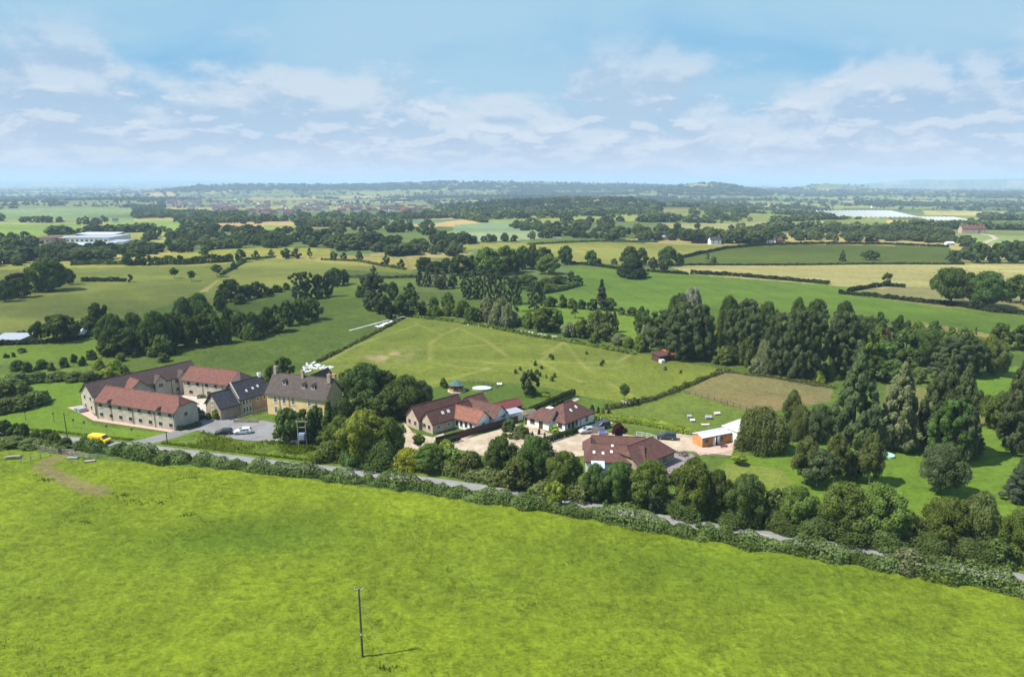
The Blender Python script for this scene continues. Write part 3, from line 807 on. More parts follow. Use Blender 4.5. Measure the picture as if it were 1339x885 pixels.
    def skylight(s, x, t, L, W, e, r, off=(0, 0, 0), side=0, w=.8, h=1.1, dormer=False, fm='frame_white'):
        """roof window t of the way up the slope; side 0 front, 1 back"""
        half = W / 2; y = t * half; z = e + t * r + .16
        if side: y = W - y
        a = s.xf(off, x, y)
        if dormer:
            f = MB(); dd = h / (r / half)
            f.box(-w / 2, w / 2, 0, .08, 0, .08).box(-w / 2, w / 2, 0, .08, h - .08, h).box(-w / 2, -w / 2 + .08, 0, .08, 0, h).box(w / 2 - .08, w / 2, 0, .08, 0, h).box(-.03, .03, 0, .06, 0, h)
            dm = MB().add([(-w / 2 - .2, -.15, h), (w / 2 + .2, -.15, h), (0, -.15, h + .55), (-w / 2 - .2, dd + 1.2, h), (w / 2 + .2, dd + 1.2, h), (0, dd + 1.2, h + .55)],
                          [(0, 2, 5, 3), (1, 4, 5, 2), (0, 1, 2), (3, 5, 4), (0, 3, 4, 1)])
            dm.add([(-w / 2, .09, -.3), (-w / 2, dd + .5, h), (-w / 2, .09, h), (w / 2, .09, -.3), (w / 2, dd + .5, h), (w / 2, .09, h)], [(0, 2, 1), (3, 4, 5)])
            d = dm.build('dormer', MT['stoneroof'], s.root, (a[0], a[1], z), off[2])
            fo = f.build('window', MT[fm], d)
            MB().box(-w / 2 + .08, w / 2 - .08, .03, .05, .08, h - .08).build('pane', MT['glass'], fo)
        else:
            ang = math.atan2(r, half)
            f = MB().box(-w / 2, w / 2, 0, .1, 0, .06).box(-w / 2, w / 2, h - .1, h, 0, .06).box(-w / 2, -w / 2 + .1, .1, h - .1, 0, .06).box(w / 2 - .1, w / 2, .1, h - .1, 0, .06)
            o = f.build('skylight', MT[fm], s.root, (a[0], a[1], z))
            o.rotation_euler = (ang, 0, off[2] + (math.pi if side else 0))
            MB().box(-w / 2 + .1, w / 2 - .1, .1, h - .1, .01, .04).build('pane', MT['bluegrey'], o)
    def door(s, x, y, w=.95, h=2.05, mat='frame_white', off=(0, 0, 0), rr=0):
        a = s.xf(off, x, y)
        m_ = MB().box(-w / 2, w / 2, -.04, .02, 0, h).box(-w / 2 - .07, -w / 2, -.08, .02, 0, h + .07).box(w / 2, w / 2 + .07, -.08, .02, 0, h + .07).box(-w / 2, w / 2, -.08, .02, h, h + .07)
        d = m_.build('door', MT[mat], s.root, (a[0], a[1], .05), off[2] + rr)
        MB().tube((w / 2 - .12, -.04, 1.0), (w / 2 - .12, -.1, 1.0), .03, n=6).build('handle', MT['metal'], d)

# --- stone courtyard complex on the left: front range
b = Bld('stone_building', 'long two storey pale stone range under a bright red tiled roof, beside the yellow van', (-107.7, 168.5), (-83, 159.3))
L = b.L; W = 7.4; e, r = 4.9, 2.9
b.block(L, W, e, r, (0, 1), (1.9, .42), wm='cream', rm='red')
xs = [1.6 + i * (L - 3.0) / 7 for i in range(8)]
b.win('front', L, W, xs, (.95, 3.45), 1.05, .95)
b.win('right', L, W, (3.6,), (3.0,), .9, .9)
b.pipe((.15, 5.2, 12.6, 19.9, L - .15), e)
for i in (1, 6):
    x = xs[i]
    d = MB(); d.add([(-.85, -.42, 4.75), (.85, -.42, 4.75), (0, -.42, 5.75), (-.85, 1.6, 4.75), (.85, 1.6, 4.75), (0, 1.6, 5.75)], [(0, 2, 5, 3), (1, 4, 5, 2), (0, 1, 2), (3, 5, 4), (0, 3, 4, 1)])
    d.build('dormer', MT['dred'], b.root, (x, 0, 0))
# back range
b = Bld('stone_building', 'long dark brown roofed stone range behind the courtyard with pale left gable', (-110.6, 172.3), (-110.6 + 29 * .596, 172.3 + 29 * .803))
L = b.L; W = 7.5
b.block(L, W, 4.9, 2.9, wm='cream', rm='purple')
b.win('left', L, W, (1.9, 5.4), (.9, 3.3), .8, 1.0)
b.win('front', L, W, (3, 6, 15.5, 18.5, 22.5), (.9, 3.3), 1.0, 1.0)
b.pipe((7.8, 14.0, 20.8), 4.9)
b.block(4.6, 5.4, 4.9, 2.3, off=(13.4, -3.0, math.pi / 2), wm='cream', rm='red', gutter=False)
b.win('left', 4.6, 5.4, (1.6, 3.8), (.9, 3.2), .9, 1.0, off=(13.4, -3.0, math.pi / 2))
b.block(2.2, 3.0, 5.0, 1.6, off=(19.0, -.7, math.pi / 2), wm='cream', rm='purple', gutter=False)
b.win('left', 2.2, 3.0, (1.5,), (3.4,), 1.1, 1.0, off=(19.0, -.7, math.pi / 2))
b.block(2.2, 3.0, 5.0, 1.6, off=(25.8, -.7, math.pi / 2), wm='cream', rm='purple', gutter=False)
b.win('left', 2.2, 3.0, (1.5,), (3.4,), 1.1, 1.0, off=(25.8, -.7, math.pi / 2))
MB().box(-2.2, -.4, .2, 1.6, -.3, 1.1).box(-2.2, -.4, 2.2, 3.6, -.3, .9).build('bin_store', MT['metal'], b.root, (0, 4.0, 0))
# right hand range
b = Bld('stone_building', 'pale stone range with red roof and dark hipped end, behind the slate roofed house', (-94.6, 188.6), (-94.6 + 20.6 * .944, 188.6 - 20.6 * .328))
L = b.L
b.block(L - 4.2, 7.4, 4.9, 2.9, (0, 1), (0, 1), wm='cream', rm='red')
b.block(4.2, 7.4, 4.86, 2.86, (0, 1), (3.4, 0), off=(L - 4.2, 0, 0), wm='cream', rm='purple', ridge=False)
b.win('front', L, 7.4, (2, 5.2, 8.4, 11.6), (3.4,), 1.0, 1.0)
b.win('front', L, 7.4, (2.6, 12), (.9,), 1.3, 1.0)
b.door(9.0, 0, mat='frame_brown'); b.pipe((7.0, 14.0), 4.9)
# slate roofed house
b = Bld('stone_house', 'brown stone house in two steps under a dark slate roof with white windows', (-74.9, 166.9), (-71.3, 171.6))
b.block(5.3, 7.2, 3.3, 3.3, off=(0, 0, 0), wm='rubble', rm='slate')
b.block(9.0, 7.8, 4.3, 3.7, off=(5.3, -.3, 0), wm='rubble', rm='slate')
b.win('left', 0, 7.2, (3.6,), (3.4,), .95, 1.15, fm='frame_white', style='cross'); b.win('left', 0, 7.2, (3.6,), (.8,), 1.7, 1.2, fm='frame_white', style='cross')
b.win('front', 9, 7.8, (1.1, 2.0, 2.9), (.5, 2.6), .75, 1.5, off=(5.3, -.3, 0), fm='frame_white', style='cross')
b.win('front', 9, 7.8, (5.2, 7.2), (2.7,), .75, 1.0, off=(5.3, -.3, 0), fm='frame_white')
b.skylight(3, .3, 9, 7.8, 4.3, 3.7, off=(5.3, -.3, 0), w=.5, h=.7); b.skylight(5, .35, 9, 7.8, 4.3, 3.7, off=(5.3, -.3, 0), w=.5, h=.7); b.skylight(6.6, .4, 9, 7.8, 4.3, 3.7, off=(5.3, -.3, 0), w=.5, h=.7)
MB().add([(0, 0, 4.3), (.35, 0, 4.3), (.35, 3.9, 8.3), (0, 3.9, 8.3), (0, 0, 3.9), (.35, 0, 3.9), (.35, 3.9, 7.9), (0, 3.9, 7.9)], [(0, 1, 2, 3), (0, 4, 5, 1), (1, 5, 6, 2), (3, 7, 4, 0)]).build('coping', MT['cream_sill'], b.root, (5.1, -.35, .1))
b.chimney(8.6, 3.9, 7.2, 8.9, off=(5.3, -.3, 0), w=.8, mat='whitewall')
# manor
b = Bld('manor_house', 'tall ochre rendered manor house with steep stone tiled roof, three dormers and chimneys', (-64.7, 172.2), (-47.6, 166.2))
L = b.L; W = 7.6; e, r = 6.0, 4.3
b.block(L, W, e, r, wm='yellow', rm='stoneroof')
b.win('front', L, W, (2.7, 5.4, 8.2), (3.5,), .95, 1.7, fm='frame_white', style='cross')
b.win('front', L, W, (13.2, 15.3), (3.6,), .9, 1.4, fm='frame_white', style='cross')
b.win('front', L, W, (2.7, 5.4, 10.5), (.7,), .95, 1.7, fm='frame_white', style='cross')
b.door(8.2, 0)
b.pipe((4.0, 7.0), e)
for x in (4.6, 10.7, 13.6): b.skylight(x, .42 if x < 6 else .36, L, W, e, r, w=.95, h=1.0, dormer=True)
b.chimney(.5, W / 2, 10.0, 12.0, .8, .9); b.chimney(9.2, W / 2 - .3, 9.6, 11.7, .7, .7); b.chimney(L - .5, W / 2 - .8, 9.4, 11.6, .9, .8); b.chimney(L - .35, W / 2 + 1.2, 8.6, 11.2, .9, .8, mat='gold')
b.block(10, 5, 5.4, 3.2, off=(L - 8.5, W, math.pi / 2), wm='gold', rm='stoneroof', gutter=False)
MB().add([(L + .04, 1.0, -.5), (L + .04, W, -.5), (L + .04, W, 5.8), (L + .04, W / 2, 9.9), (L + .04, 1.0, 6.9)], [(0, 1, 2, 3, 4)]).build('gable_facing', MT['gold'], b.root)
b = Bld('outbuilding', 'low annexe with pale grey sheet roof tucked between manor and dark trees', at(457, 528)[:2], at(481, 530)[:2])
b.flat(b.L, 5.5, 2.4, wm='gold', rm='greyroof', mono=1.3)
b.win('front', b.L, 5.5, (1.2, 3.2), (.8,), .8, 1.0, fm='frame_white')
# converted farm building with two gables
b = Bld('farm_house', 'low pinkish stone house with twin gables, brown roofs and one bright orange tiled wing', (-19.3, 156.9), (-14.4, 161.6))
# local x runs away to the right along the ridges
b.block(13.2, 4.6, 2.7, 2.4, off=(0, 0, 0), wm='pinkwall', rm='dred')
b.block(14.5, 5.2, 2.75, 2.7, off=(-.8, 4.6, 0), wm='pinkwall', rm='dred')
b.win('left', 0, 4.6, (1.4, 3.2), (.9,), .9, 1.1, fm='frame_brown'); b.win('left', 0, 5.2, (1.4, 3.8), (.9,), .9, 1.1, off=(-.8, 4.6, 0), fm='frame_brown')
b.pipe((-.1,), 2.6, y=4.6)
for x in (4.2, 6.0): b.skylight(x, .45, 13.2, 4.6, 2.7, 2.4, w=.7, h=.8)
b.win('front', 0, 0, (1.8, 5.0), (.9,), .9, 1.0, fm='frame_white')
o2 = (7.0, 0.6, -R(84))
b.block(8.6, 5.0, 2.7, 2.2, off=(6.6, 1.5, -R(78)), wm='whitewall', rm='orange')
b.win('front', 0, 0, (2.3, 3.6, 5.1, 6.6), (.8,), .8, 1.2, off=(6.6, 1.5, -R(78)), fm='frame_brown')
b.block(10.4, 5.2, 2.6, 2.4, off=(11.9, 3.2, -R(78)), wm='whitewall', rm='dred')
b.win('right', 8.6, 5.0, (2.5,), (.8,), .7, 1.1, off=(6.6, 1.5, -R(78)), fm='frame_brown')
b.block(5.5, 6, 2.6, 2.7, off=(14.0, 1.0, 0), wm='whitewall', rm='dred', gutter=False)
# outbuildings beside it
b = Bld('garage', 'small white gabled garage with grey roof at the end of the brown fence', at(646, 557)[:2], at(660, 552)[:2])
b.block(b.L, 3.6, 2.2, 1.2, wm='whitewall', rm='slate'); b.door(1.4, 0, mat='frame_brown')
b = Bld('shed', 'long low shed with dark maroon roof behind the farm house', at(652, 545)[:2], at(682, 538)[:2])
b.block(b.L, 3.6, 2.0, 1.2, wm='darkwood', rm='maroon'); b.win('front', 0, 0, (1.5, 4), (.8,), .8, .8, fm='frame_white')
b = Bld('outbuilding', 'flat grey roofed pale outbuilding between maroon shed and pergola', at(662, 554)[:2], at(684, 549)[:2])
b.flat(b.L, 3.4, 2.3, wm='whitewall', rm='greyroof'); b.win('front', 0, 0, (1.2,), (.8,), .9, .9, fm='frame_white'); b.door(3.0, 0)
# white bungalow
b = Bld('bungalow', 'white walled bungalow with hipped brown tiled roof and skylights', (13.0, 158.0), (20.9, 166.2))
L = b.L; W = 8.2
b.block(L, W, 2.5, 3.1, (4.0, 0), (4.0, 0), wm='whitewall', rm='dred')
b.block(6.6, 5.4, 2.45, 2.0, (2.6, 0), (0, 1), off=(-2.6, W + 2.0, -R(84)), wm='whitewall', rm='dred')
b.win('front', 0, 0, (1.6, 4.4, 8.6), (.8,), .95, 1.25, fm='frame_brown'); b.door(3.0, 0, mat='frame_brown')
b.win('left', 0, 0, (1.6, 4.6), (.8,), 1.3, 1.2, fm='frame_brown')
b.win('front', 0, 0, (1.6,), (.8,), 1.4, 1.3, off=(-2.6, W + 2.0, -R(84)), fm='frame_brown'); b.door(4.2, 0, off=(-2.6, W + 2.0, -R(84)), mat='frame_brown')
for x, t_ in ((4.6, .42), (7.0, .5)): b.skylight(x, t_, L, W, 2.5, 3.1, w=.6, h=.8)
b.pipe((.1, 6.0), 2.5)
MB().box(-.8, .8, 0, 1.6, 0, 1.1).build('dormer', MT['whitewall'], b.root, (1.8, W - 2.4, 3.4))
# long U-shaped house with brown pantiles
A = at(764, 609); Bp = at(834, 611)
b = Bld('house', 'sprawling single storey house under brown pantiled roofs round a small court', (15.6, 134.8), (27.6, 133.6))
L = b.L; W = 7.6
b.block(L, W, 2.5, 2.3, (1.5, .3), (0, 1), wm='whitewall', rm='dred')
for x, t_ in ((1.7, .42), (3.6, .38), (5.4, .48), (8.8, .62), (9.6, .22), (5.6, .85)): b.skylight(x, t_, L, W, 2.5, 2.3, w=.5, h=.65)
rb = (L - 1.8, -.3, R(50))
b.block(12.4, 8.2, 2.55, 2.6, (1.0, .5), (2.6, .0), off=(L - 1.2, -1.6, R(47)), wm='rubble', rm='dred')
b.win('front', 0, 0, (2.5, 6, 9), (.8,), 1.1, 1.2, off=(L - 1.2, -1.6, R(47)), fm='frame_brown')
b.win('front', 0, 0, (2.2, 5.6, 8.4), (.8,), 1.1, 1.2, fm='frame_white')
b.block(11.5, 3.2, 2.2, 1.1, off=(1.6, W + 3.6, 0), wm='rubble', rm='dred', gutter=False)
b.block(4.2, 3.0, 2.2, 1.0, off=(2.6, W - .3, R(90)), wm='rubble', rm='dred', gutter=False)
co = MB().box(0, 2.6, -2.4, 0, 0, .5); c_ = co.build('conservatory', MT['frame_white'], b.root, (1.2, 0, 0))
MB().box(.06, 2.54, -2.34, -.02, .5, 2.1).add([(-.1, -2.5, 2.1), (2.7, -2.5, 2.1), (2.7, 0, 2.65), (-.1, 0, 2.65)], [(0, 1, 2, 3)]).build('glazing', MT['bluegrey'], c_)
# timber cabin
b = Bld('timber_cabin', 'orange timber clad cabin with whitish metal roof and open glazed door', at(918, 585.5)[:2], at(955.5, 578)[:2])
L = b.L
b.block(L, 3.4, 2.35, .55, wm='orangewood', rm='whitesheet', o=.2)
b.win('front', 0, 0, (1.3,), (1.0,), .9, .9, fm='frame_brown'); b.win('front', 0, 0, (5.6,), (1.0,), .7, .8, fm='frame_brown')
MB().box(3.2, 4.9, -.03, .03, 0, 2.1).build('doorway', MT['pipe'], b.root); b.door(4.5, -.35, w=.7, off=(0, 0, 0), rr=R(12)); b.door(3.3, -.2, w=.6, rr=R(-60))
# pale barn behind the cabin
b = Bld('barn', 'pale green single pitch roofed barn behind the timber cabin', at(944, 573)[:2], at(963, 581)[:2])
b.flat(b.L, 8.2, 3.1, wm='greyroof' if 0 else 'whitewall', rm='palegreen', mono=.8)
b.door(2.0, 0, w=1.6, h=2.3, mat='greyroof')
# field shelter with red sheet roof
b = Bld('field_shelter', 'dark field shelter with red sheet roof on the edge of the worn field', at(863, 474)[:2], at(889, 470)[:2])
L = b.L
b.flat(L * .45, 4.5, 2.2, off=(L * .55, 0, 0), wm='darkwood', rm='rustred', mono=.6)
b.flat(L * .5, 4.0, 2.0, off=(0, .5, 0), wm='darkwood', rm='darkwood', mono=.5)
MB().box(-.3, 1.2, -1.2, .4, 0, 1.1).build('lean_to', MT['white'], b.root)
# summer house and pool
p = at(597, 511)
rt = empty('summerhouse', p, 0, 'round orange timber summerhouse with dark green pointed roof beside the pool', 'summerhouse')
mb = MB(); n = 8; rr_ = 2.05
oc = [(rr_ * math.cos(R(22.5 + 45 * i)), rr_ * math.sin(R(22.5 + 45 * i))) for i in range(8)]
MB().prism([(c * 1.35, s_ * 1.35) for c, s_ in oc], -.3, .16).build('base', MT['paving'], rt)
for c, s_ in oc: mb.box(c - .09, c + .09, s_ - .09, s_ + .09, .16, 2.15)
mb.build('post_frame', MT['orangewood'], rt)
for i in range(8):
    if i in (5,): continue
    a_, b__ = oc[i], oc[(i + 1) % 8]
    m_ = MB(); nx, ny = (a_[0] + b__[0]) / 2 * .02, (a_[1] + b__[1]) / 2 * .02
    m_.add([(a_[0], a_[1], .16), (b__[0], b__[1], .16), (b__[0], b__[1], 1.0), (a_[0], a_[1], 1.0), (a_[0] - nx, a_[1] - ny, .16), (b__[0] - nx, b__[1] - ny, .16), (b__[0] - nx, b__[1] - ny, 1.0), (a_[0] - nx, a_[1] - ny, 1.0)],
           [(0, 1, 2, 3), (7, 6, 5, 4), (3, 2, 6, 7), (0, 4, 5, 1), (1, 5, 6, 2), (0, 3, 7, 4)])
    m_.build('wall_panel', MT['orangewood'], rt)
m_ = MB(); q = [(c * 1.22, s_ * 1.22, 2.1) for c, s_ in oc]
m_.add(q + [(0, 0, 3.4), (0, 0, 2.0)], [(i, (i + 1) % 8, 8) for i in range(8)] + [((i + 1) % 8, i, 9) for i in range(8)]); m_.build('roof', MT['greencopper'], rt)
p = at(630, 509)
rt = empty('swimming_pool', p, 0, 'oval pool with pale blue cover on the lawn beside the summerhouse', 'pool')
el = [(2.9 * math.cos(i * math.pi / 16), 2.0 * math.sin(i * math.pi / 16)) for i in range(32)]
MB().prism(el, -.4, .5).build('liner', MT['greywood'], rt); MB().prism([(a_ * .95, b__ * .95) for a_, b__ in el], .4, .54).build('cover', MT['water'], rt)
# timber pergola
p = at(694, 552)
rt = empty('pergola', p, R(25), 'grey timber pergola between outbuilding and white bungalow', 'pergola')
for x in (0, 1.8, 3.6):
    for y in (0, 2.4): MB().box(x - .06, x + .06, y - .06, y + .06, -.3, 2.3).build('post', MT['greywood'], rt, (-1.8, 0, 0))
m_ = MB()
for i in range(8): m_.box(-2.1 + i * .58, -2.02 + i * .58, -.4, 2.8, 2.42, 2.54)
m_.box(-2.2, 2.2, -.05, .05, 2.3, 2.42).box(-2.2, 2.2, 2.35, 2.45, 2.3, 2.42).build('rafters', MT['greywood'], rt)

# --- distant buildings
def small_house(name, label, px, py, w, d, e, r, ang, wm, rm, cat='house', group=None, wins=True, chim=True):
    p = at(px, py); c, s_ = math.cos(ang), math.sin(ang)
    b = Bld(name, label, (p.x - c * w / 2, p.y - s_ * w / 2), (p.x + c * w / 2, p.y + s_ * w / 2), cat, group, z=p.z)
    b.block(w, d, e, r, wm=wm, rm=rm, ridge=False, gutter=False)
    if wins: b.win('front', w, d, (w * .25, w * .75), (.9, 3.3) if e > 4 else (.9,), 1.4, 1.3, fm='frame_white')
    if chim: b.chimney(w * .9, d / 2, e + r - 1, e + r + 1)
    return b
# factory range at the far left
def factory(label, px0, px1, py, dep, h, wm, rm, wins=0, cat='factory'):
    A, B = at(px0, py), at(px1, py)
    b = Bld('factory', label, A[:2], B[:2], cat, z=min(A.z, B.z))
    h *= .7
    b.flat(b.L, dep, h, wm=wm, rm=rm, mono=.6)
    if wins: b.win('front', 0, 0, [b.L * (i + .5) / wins for i in range(wins)], (h * .45,), b.L / wins * .55, h * .25)
    return b
factory('wide white factory shed with shallow roof among trees, nearest of the works buildings', 76, 136, 327, 30, 6, 'white', 'bluegrey')
factory('long pale grey factory building with a dark window band, farther of the works buildings', 86, 142, 319, 40, 9, 'white', 'greyroof', 9)
factory('low white annexe at the right end of the works', 140, 162, 321, 22, 5, 'white', 'greyroof')
b = factory('red brick office block at the left end of the works', 68, 87, 319, 20, 8.5, 'brick', 'greyroof', 5)
factory('pinkish brick hall with stepped gable left of the red office block', 40, 66, 320, 22, 9, 'pinkwall', 'dred', 4)
factory('thin white roofed warehouse behind the works', 100, 150, 310, 22, 5.0, 'greyroof', 'whitesheet')
factory('low shed with bluish white roof at the left edge behind the scrub', -14, 27, 450, 9, 2.4, 'rubble', 'greyroof', cat='shed')
small_house('house', 'white roofed small barn between the round trees and the field hedge', 93, 443, 7, 5, 2.2, 1.2, 0, 'whitewall', 'whitesheet', 'barn', wins=False, chim=False)
small_house('house', 'small white house beside a dark tree beyond the works', 151, 291, 9, 6, 4.2, 2.5, .4, 'whitewall', 'slate')
small_house('farm_house', 'white farmhouse with dark roof among trees above the green crop field', 936, 320, 11, 7, 4.6, 2.6, .1, 'whitewall', 'slate')
small_house('farm_house', 'white cottage among trees at the edge of the green crop field', 1008, 319, 9, 6, 4.4, 2.4, -.2, 'whitewall', 'slate')
small_house('farm_house', 'reddish barn next to the white cottage by the crop field', 1020, 319, 7, 7, 3.4, 2.4, .3, 'brick', 'dred', 'barn')
factory('long grey barn roof in the trees beyond the yellow green field', 856, 882, 314, 14, 4.5, 'greywood', 'greyroof', cat='barn')
factory('pale caravan roof left of the long grey barn', 834, 842, 314, 5, 2.6, 'white', 'whitesheet', cat='caravan')
factory('pale caravan roof farther left of the long grey barn', 848, 855, 315, 5, 2.6, 'white', 'whitesheet', cat='caravan')
factory('grey farm shed with a light roof left of the poplar row', 1046, 1062, 298, 16, 6, 'white', 'greyroof', cat='barn')
factory('blue grey farm shed beside the poplar row', 1066, 1082, 295, 18, 7, 'greyroof', 'greyroof', cat='barn')
b = small_house('farm_house', 'pink walled farmhouse with gables at the end of the curved drive', 1268, 305, 18, 9, 5.4, 3.6, -.1, 'pinkwall', 'red')
b = small_house('house', 'pink gabled house right of the big pink farmhouse', 1284, 305, 9, 12, 5.0, 4.0, -.1, 'pinkwall', 'dred')
small_house('house', 'small white roofed shed in the trees near the curved drive', 1243, 321, 7, 5, 2.4, 1.2, 0, 'whitewall', 'whitesheet', 'shed', wins=False, chim=False)
small_house('house', 'bright white hall standing alone on the far left skyline', 140, 247, 26, 18, 7, 5, .1, 'whitewall', 'whitesheet', 'hall', wins=False, chim=False)
small_house('house', 'pale mansion in front of the dark far wood', 694, 276, 20, 10, 6, 3, .1, 'pinkwall', 'purple', chim=False)
small_house('house', 'white farmhouse on the far slope above the polytunnels', 1143, 272, 16, 9, 6, 4, .1, 'whitewall', 'slate')
# white greenhouse tunnels in rows
ORDT = 'first second third fourth fifth sixth seventh eighth ninth tenth eleventh twelfth thirteenth fourteenth fifteenth sixteenth seventeenth eighteenth nineteenth twentieth'.split()
tm = MB(); seg = 7
for k in range(seg):
    a0, a1 = math.pi * k / seg, math.pi * (k + 1) / seg
    tm.add([(3.4 * math.cos(a0), 0, 3.6 * math.sin(a0)), (3.4 * math.cos(a1), 0, 3.6 * math.sin(a1)), (3.4 * math.cos(a1), 330, 3.6 * math.sin(a1)), (3.4 * math.cos(a0), 330, 3.6 * math.sin(a0))], [(0, 1, 2, 3)])
tm.add([(3.4 * math.cos(math.pi * k / seg), 0, 3.6 * math.sin(math.pi * k / seg)) for k in range(seg + 1)], [tuple(range(seg + 1))])
tme = tm.mesh('polytunnel', plain('polythene', (.42, .44, .46), .5, .06))
for i in range(20):
    px = 1082 + i * 6.2
    p = at(px, 284.5)
    tag(link('polytunnel', tme, None, (p.x, p.y, p.z), -R(20)), 'white polytunnel in the long block of rows, %s from the left' % ORDT[i], 'polytunnel', 'polytunnels').scale = (.38, 1, .5)
for i in range(9):
    p = at(1218 + i * 6, 288.5)
    o = tag(link('polytunnel', tme, None, (p.x, p.y, p.z), -R(20)), 'white polytunnel in the smaller rows right of the long block, %s of them' % ORDT[i], 'polytunnel', 'smaller polytunnels'); o.scale = (.55, .35, .5)
strip('path.001', wpoly([(1282, 306), (1296, 308), (1303, 312), (1290, 316), (1287, 319), (1303, 325), (1312, 329)]), 5, MT['gravel'], .25)
# village: small houses sharing a few meshes
vh = []
for (w, d, e, r, wm, rm) in ((9, 8, 4.8, 2.8, 'whitewall', 'dred'), (12, 8, 4.8, 2.8, 'pinkwall', 'dred'), (16, 8, 4.8, 3.0, 'cream', 'purple'), (9, 7, 4.6, 3.2, 'brick', 'red'), (10, 8, 4.8, 2.8, 'whitewall', 'slate')):
    wb = MB(); h = d / 2
    wb.add([(0, 0, -3), (w, 0, -3), (w, 0, e), (0, 0, e)], [(0, 1, 2, 3)]); wb.add([(0, d, -3), (w, d, -3), (w, d, e), (0, d, e)], [(3, 2, 1, 0)])
    for x, f in ((0, (4, 3, 2, 1, 0)), (w, (0, 1, 2, 3, 4))): wb.add([(x, 0, -3), (x, d, -3), (x, d, e), (x, h, e + r), (x, 0, e)], [f])
    rb_ = MB().slab([[(-.3, -.3, e), (w + .3, -.3, e), (w + .3, h, e + r + .2), (-.3, h, e + r + .2)], [(w + .3, d + .3, e), (-.3, d + .3, e), (-.3, h, e + r + .2), (w + .3, h, e + r + .2)]], .15)
    vh.append((wb.mesh('wall', MT[wm]), rb_.mesh('roof', MT[rm])))
vil = [(235, 268, 20, 5, 26), (268, 271, 32, 7, 34), (318, 272, 30, 8, 30), (350, 281, 22, 3, 10), (385, 270, 40, 5, 26), (430, 273, 40, 4, 26), (480, 274, 36, 4, 24), (525, 275, 28, 4, 16), (290, 262, 40, 3, 16)]
VN = ('left end of the distant village', 'left part of the distant village', 'middle of the distant village', 'near edge of the distant village', 'village right of its middle', 'village below the far hill', 'village terraces near the tall poplars', 'right end of the distant village', 'back of the distant village')
for (cx_, cy_, rx, ry, n), nm in zip(vil, VN):
    for i in range(n):
        px = cx_ + random.uniform(-rx, rx); py = cy_ + random.uniform(-ry, ry)
        p = at(px, py); wme, rme = random.choice(vh)
        o = empty('village_house', p, random.choice((.2, .25, -.5, 1.7, .1)) + random.uniform(-.1, .1), 'small pale walled house with dark pitched roof in the ' + nm, 'house', 'village houses, ' + nm)
        o.scale = (1.6, 1.4, 1.45)
        link('wall', wme, o); link('roof', rme, o)
# ---------------------------------------------------------------- vegetation
def unit(n):
    v = rng.normal(size=(n, 3)); return v / np.linalg.norm(v, axis=1)[:, None]
def cards(P, Nn, a, b, up=None):
    """irregular four-cornered leaf sprays at P facing Nn; half sizes a (across), b (along)"""
    n = len(P)
    ref = unit(n) if up is None else np.tile(up, (n, 1)) + unit(n) * .35
    T = np.cross(Nn, ref); T /= np.linalg.norm(T, axis=1)[:, None] + 1e-9
    B = np.cross(T, Nn)
    q = []
    for sx_, sy_ in ((-1, -1), (1, -1), (1, 1), (-1, 1)):
        ja, jb = rng.uniform(.55, 1.15, n), rng.uniform(.55, 1.15, n)
        q.append(P + T * (sx_ * a * ja)[:, None] + B * (sy_ * b * jb)[:, None] + Nn * (rng.uniform(-.25, .25, n) * a)[:, None])
    V = np.stack(q, 1).reshape(-1, 3)
    F = np.arange(n * 4).reshape(n, 4)
    return V, F
ENV = dict(  # outline of the crown by height: (t, radius) pairs, bottom of crown as a share of height, lobe size, leaf stretch
    round=([0, .12, .35, .6, .85, 1], [.45, .8, 1, .95, .62, .1], .10, .135, 1),
    oak=([0, .15, .4, .65, .88, 1], [.6, .92, 1, .9, .55, .15], .13, .125, 1),
    wide=([0, .2, .5, .8, 1], [.5, .95, 1, .7, .2], .24, .125, 1),
    poplar=([0, .08, .25, .5, .8, 1], [.5, .9, 1, .78, .38, .04], .05, .085, 1.9),
    tall=([0, .12, .35, .65, .88, 1], [.6, .9, 1, .98, .78, .35], .06, .105, 1.3),
    column=([0, .1, .4, .75, 1], [.6, .95, 1, .8, .1], .04, .16, 1.5),
    conifer=([0, .08, .3, .6, 1], [.8, 1, .78, .45, .03], .05, .13, .8),
    willow=([0, .15, .45, .75, .93, 1], [.9, 1, .95, .72, .4, .1], .01, .17, 2.2),
    birch=([0, .2, .5, .8, 1], [.5, .9, 1, .6, .1], .22, .15, 1.7),
    bush=([0, .3, .65, .9, 1], [1, .98, .75, .4, .1], 0, .24, 1),
    lolly=([0, .3, .6, 1], [.5, 1, .9, .2], .38, .24, 1),
)
DIM = dict(round=(12, 12), oak=(13, 15), wide=(12, 14), poplar=(19, 9.5), tall=(18, 11), column=(13, 4.5), conifer=(13, 7), willow=(11, 13), birch=(10, 7), bush=(3.5, 4.5), lolly=(6, 4))
LOD = {0: (26000, .14, 110), 1: (5200, .30, 48), 2: (520, .95, 18), 3: (110, 1.9, 9)}
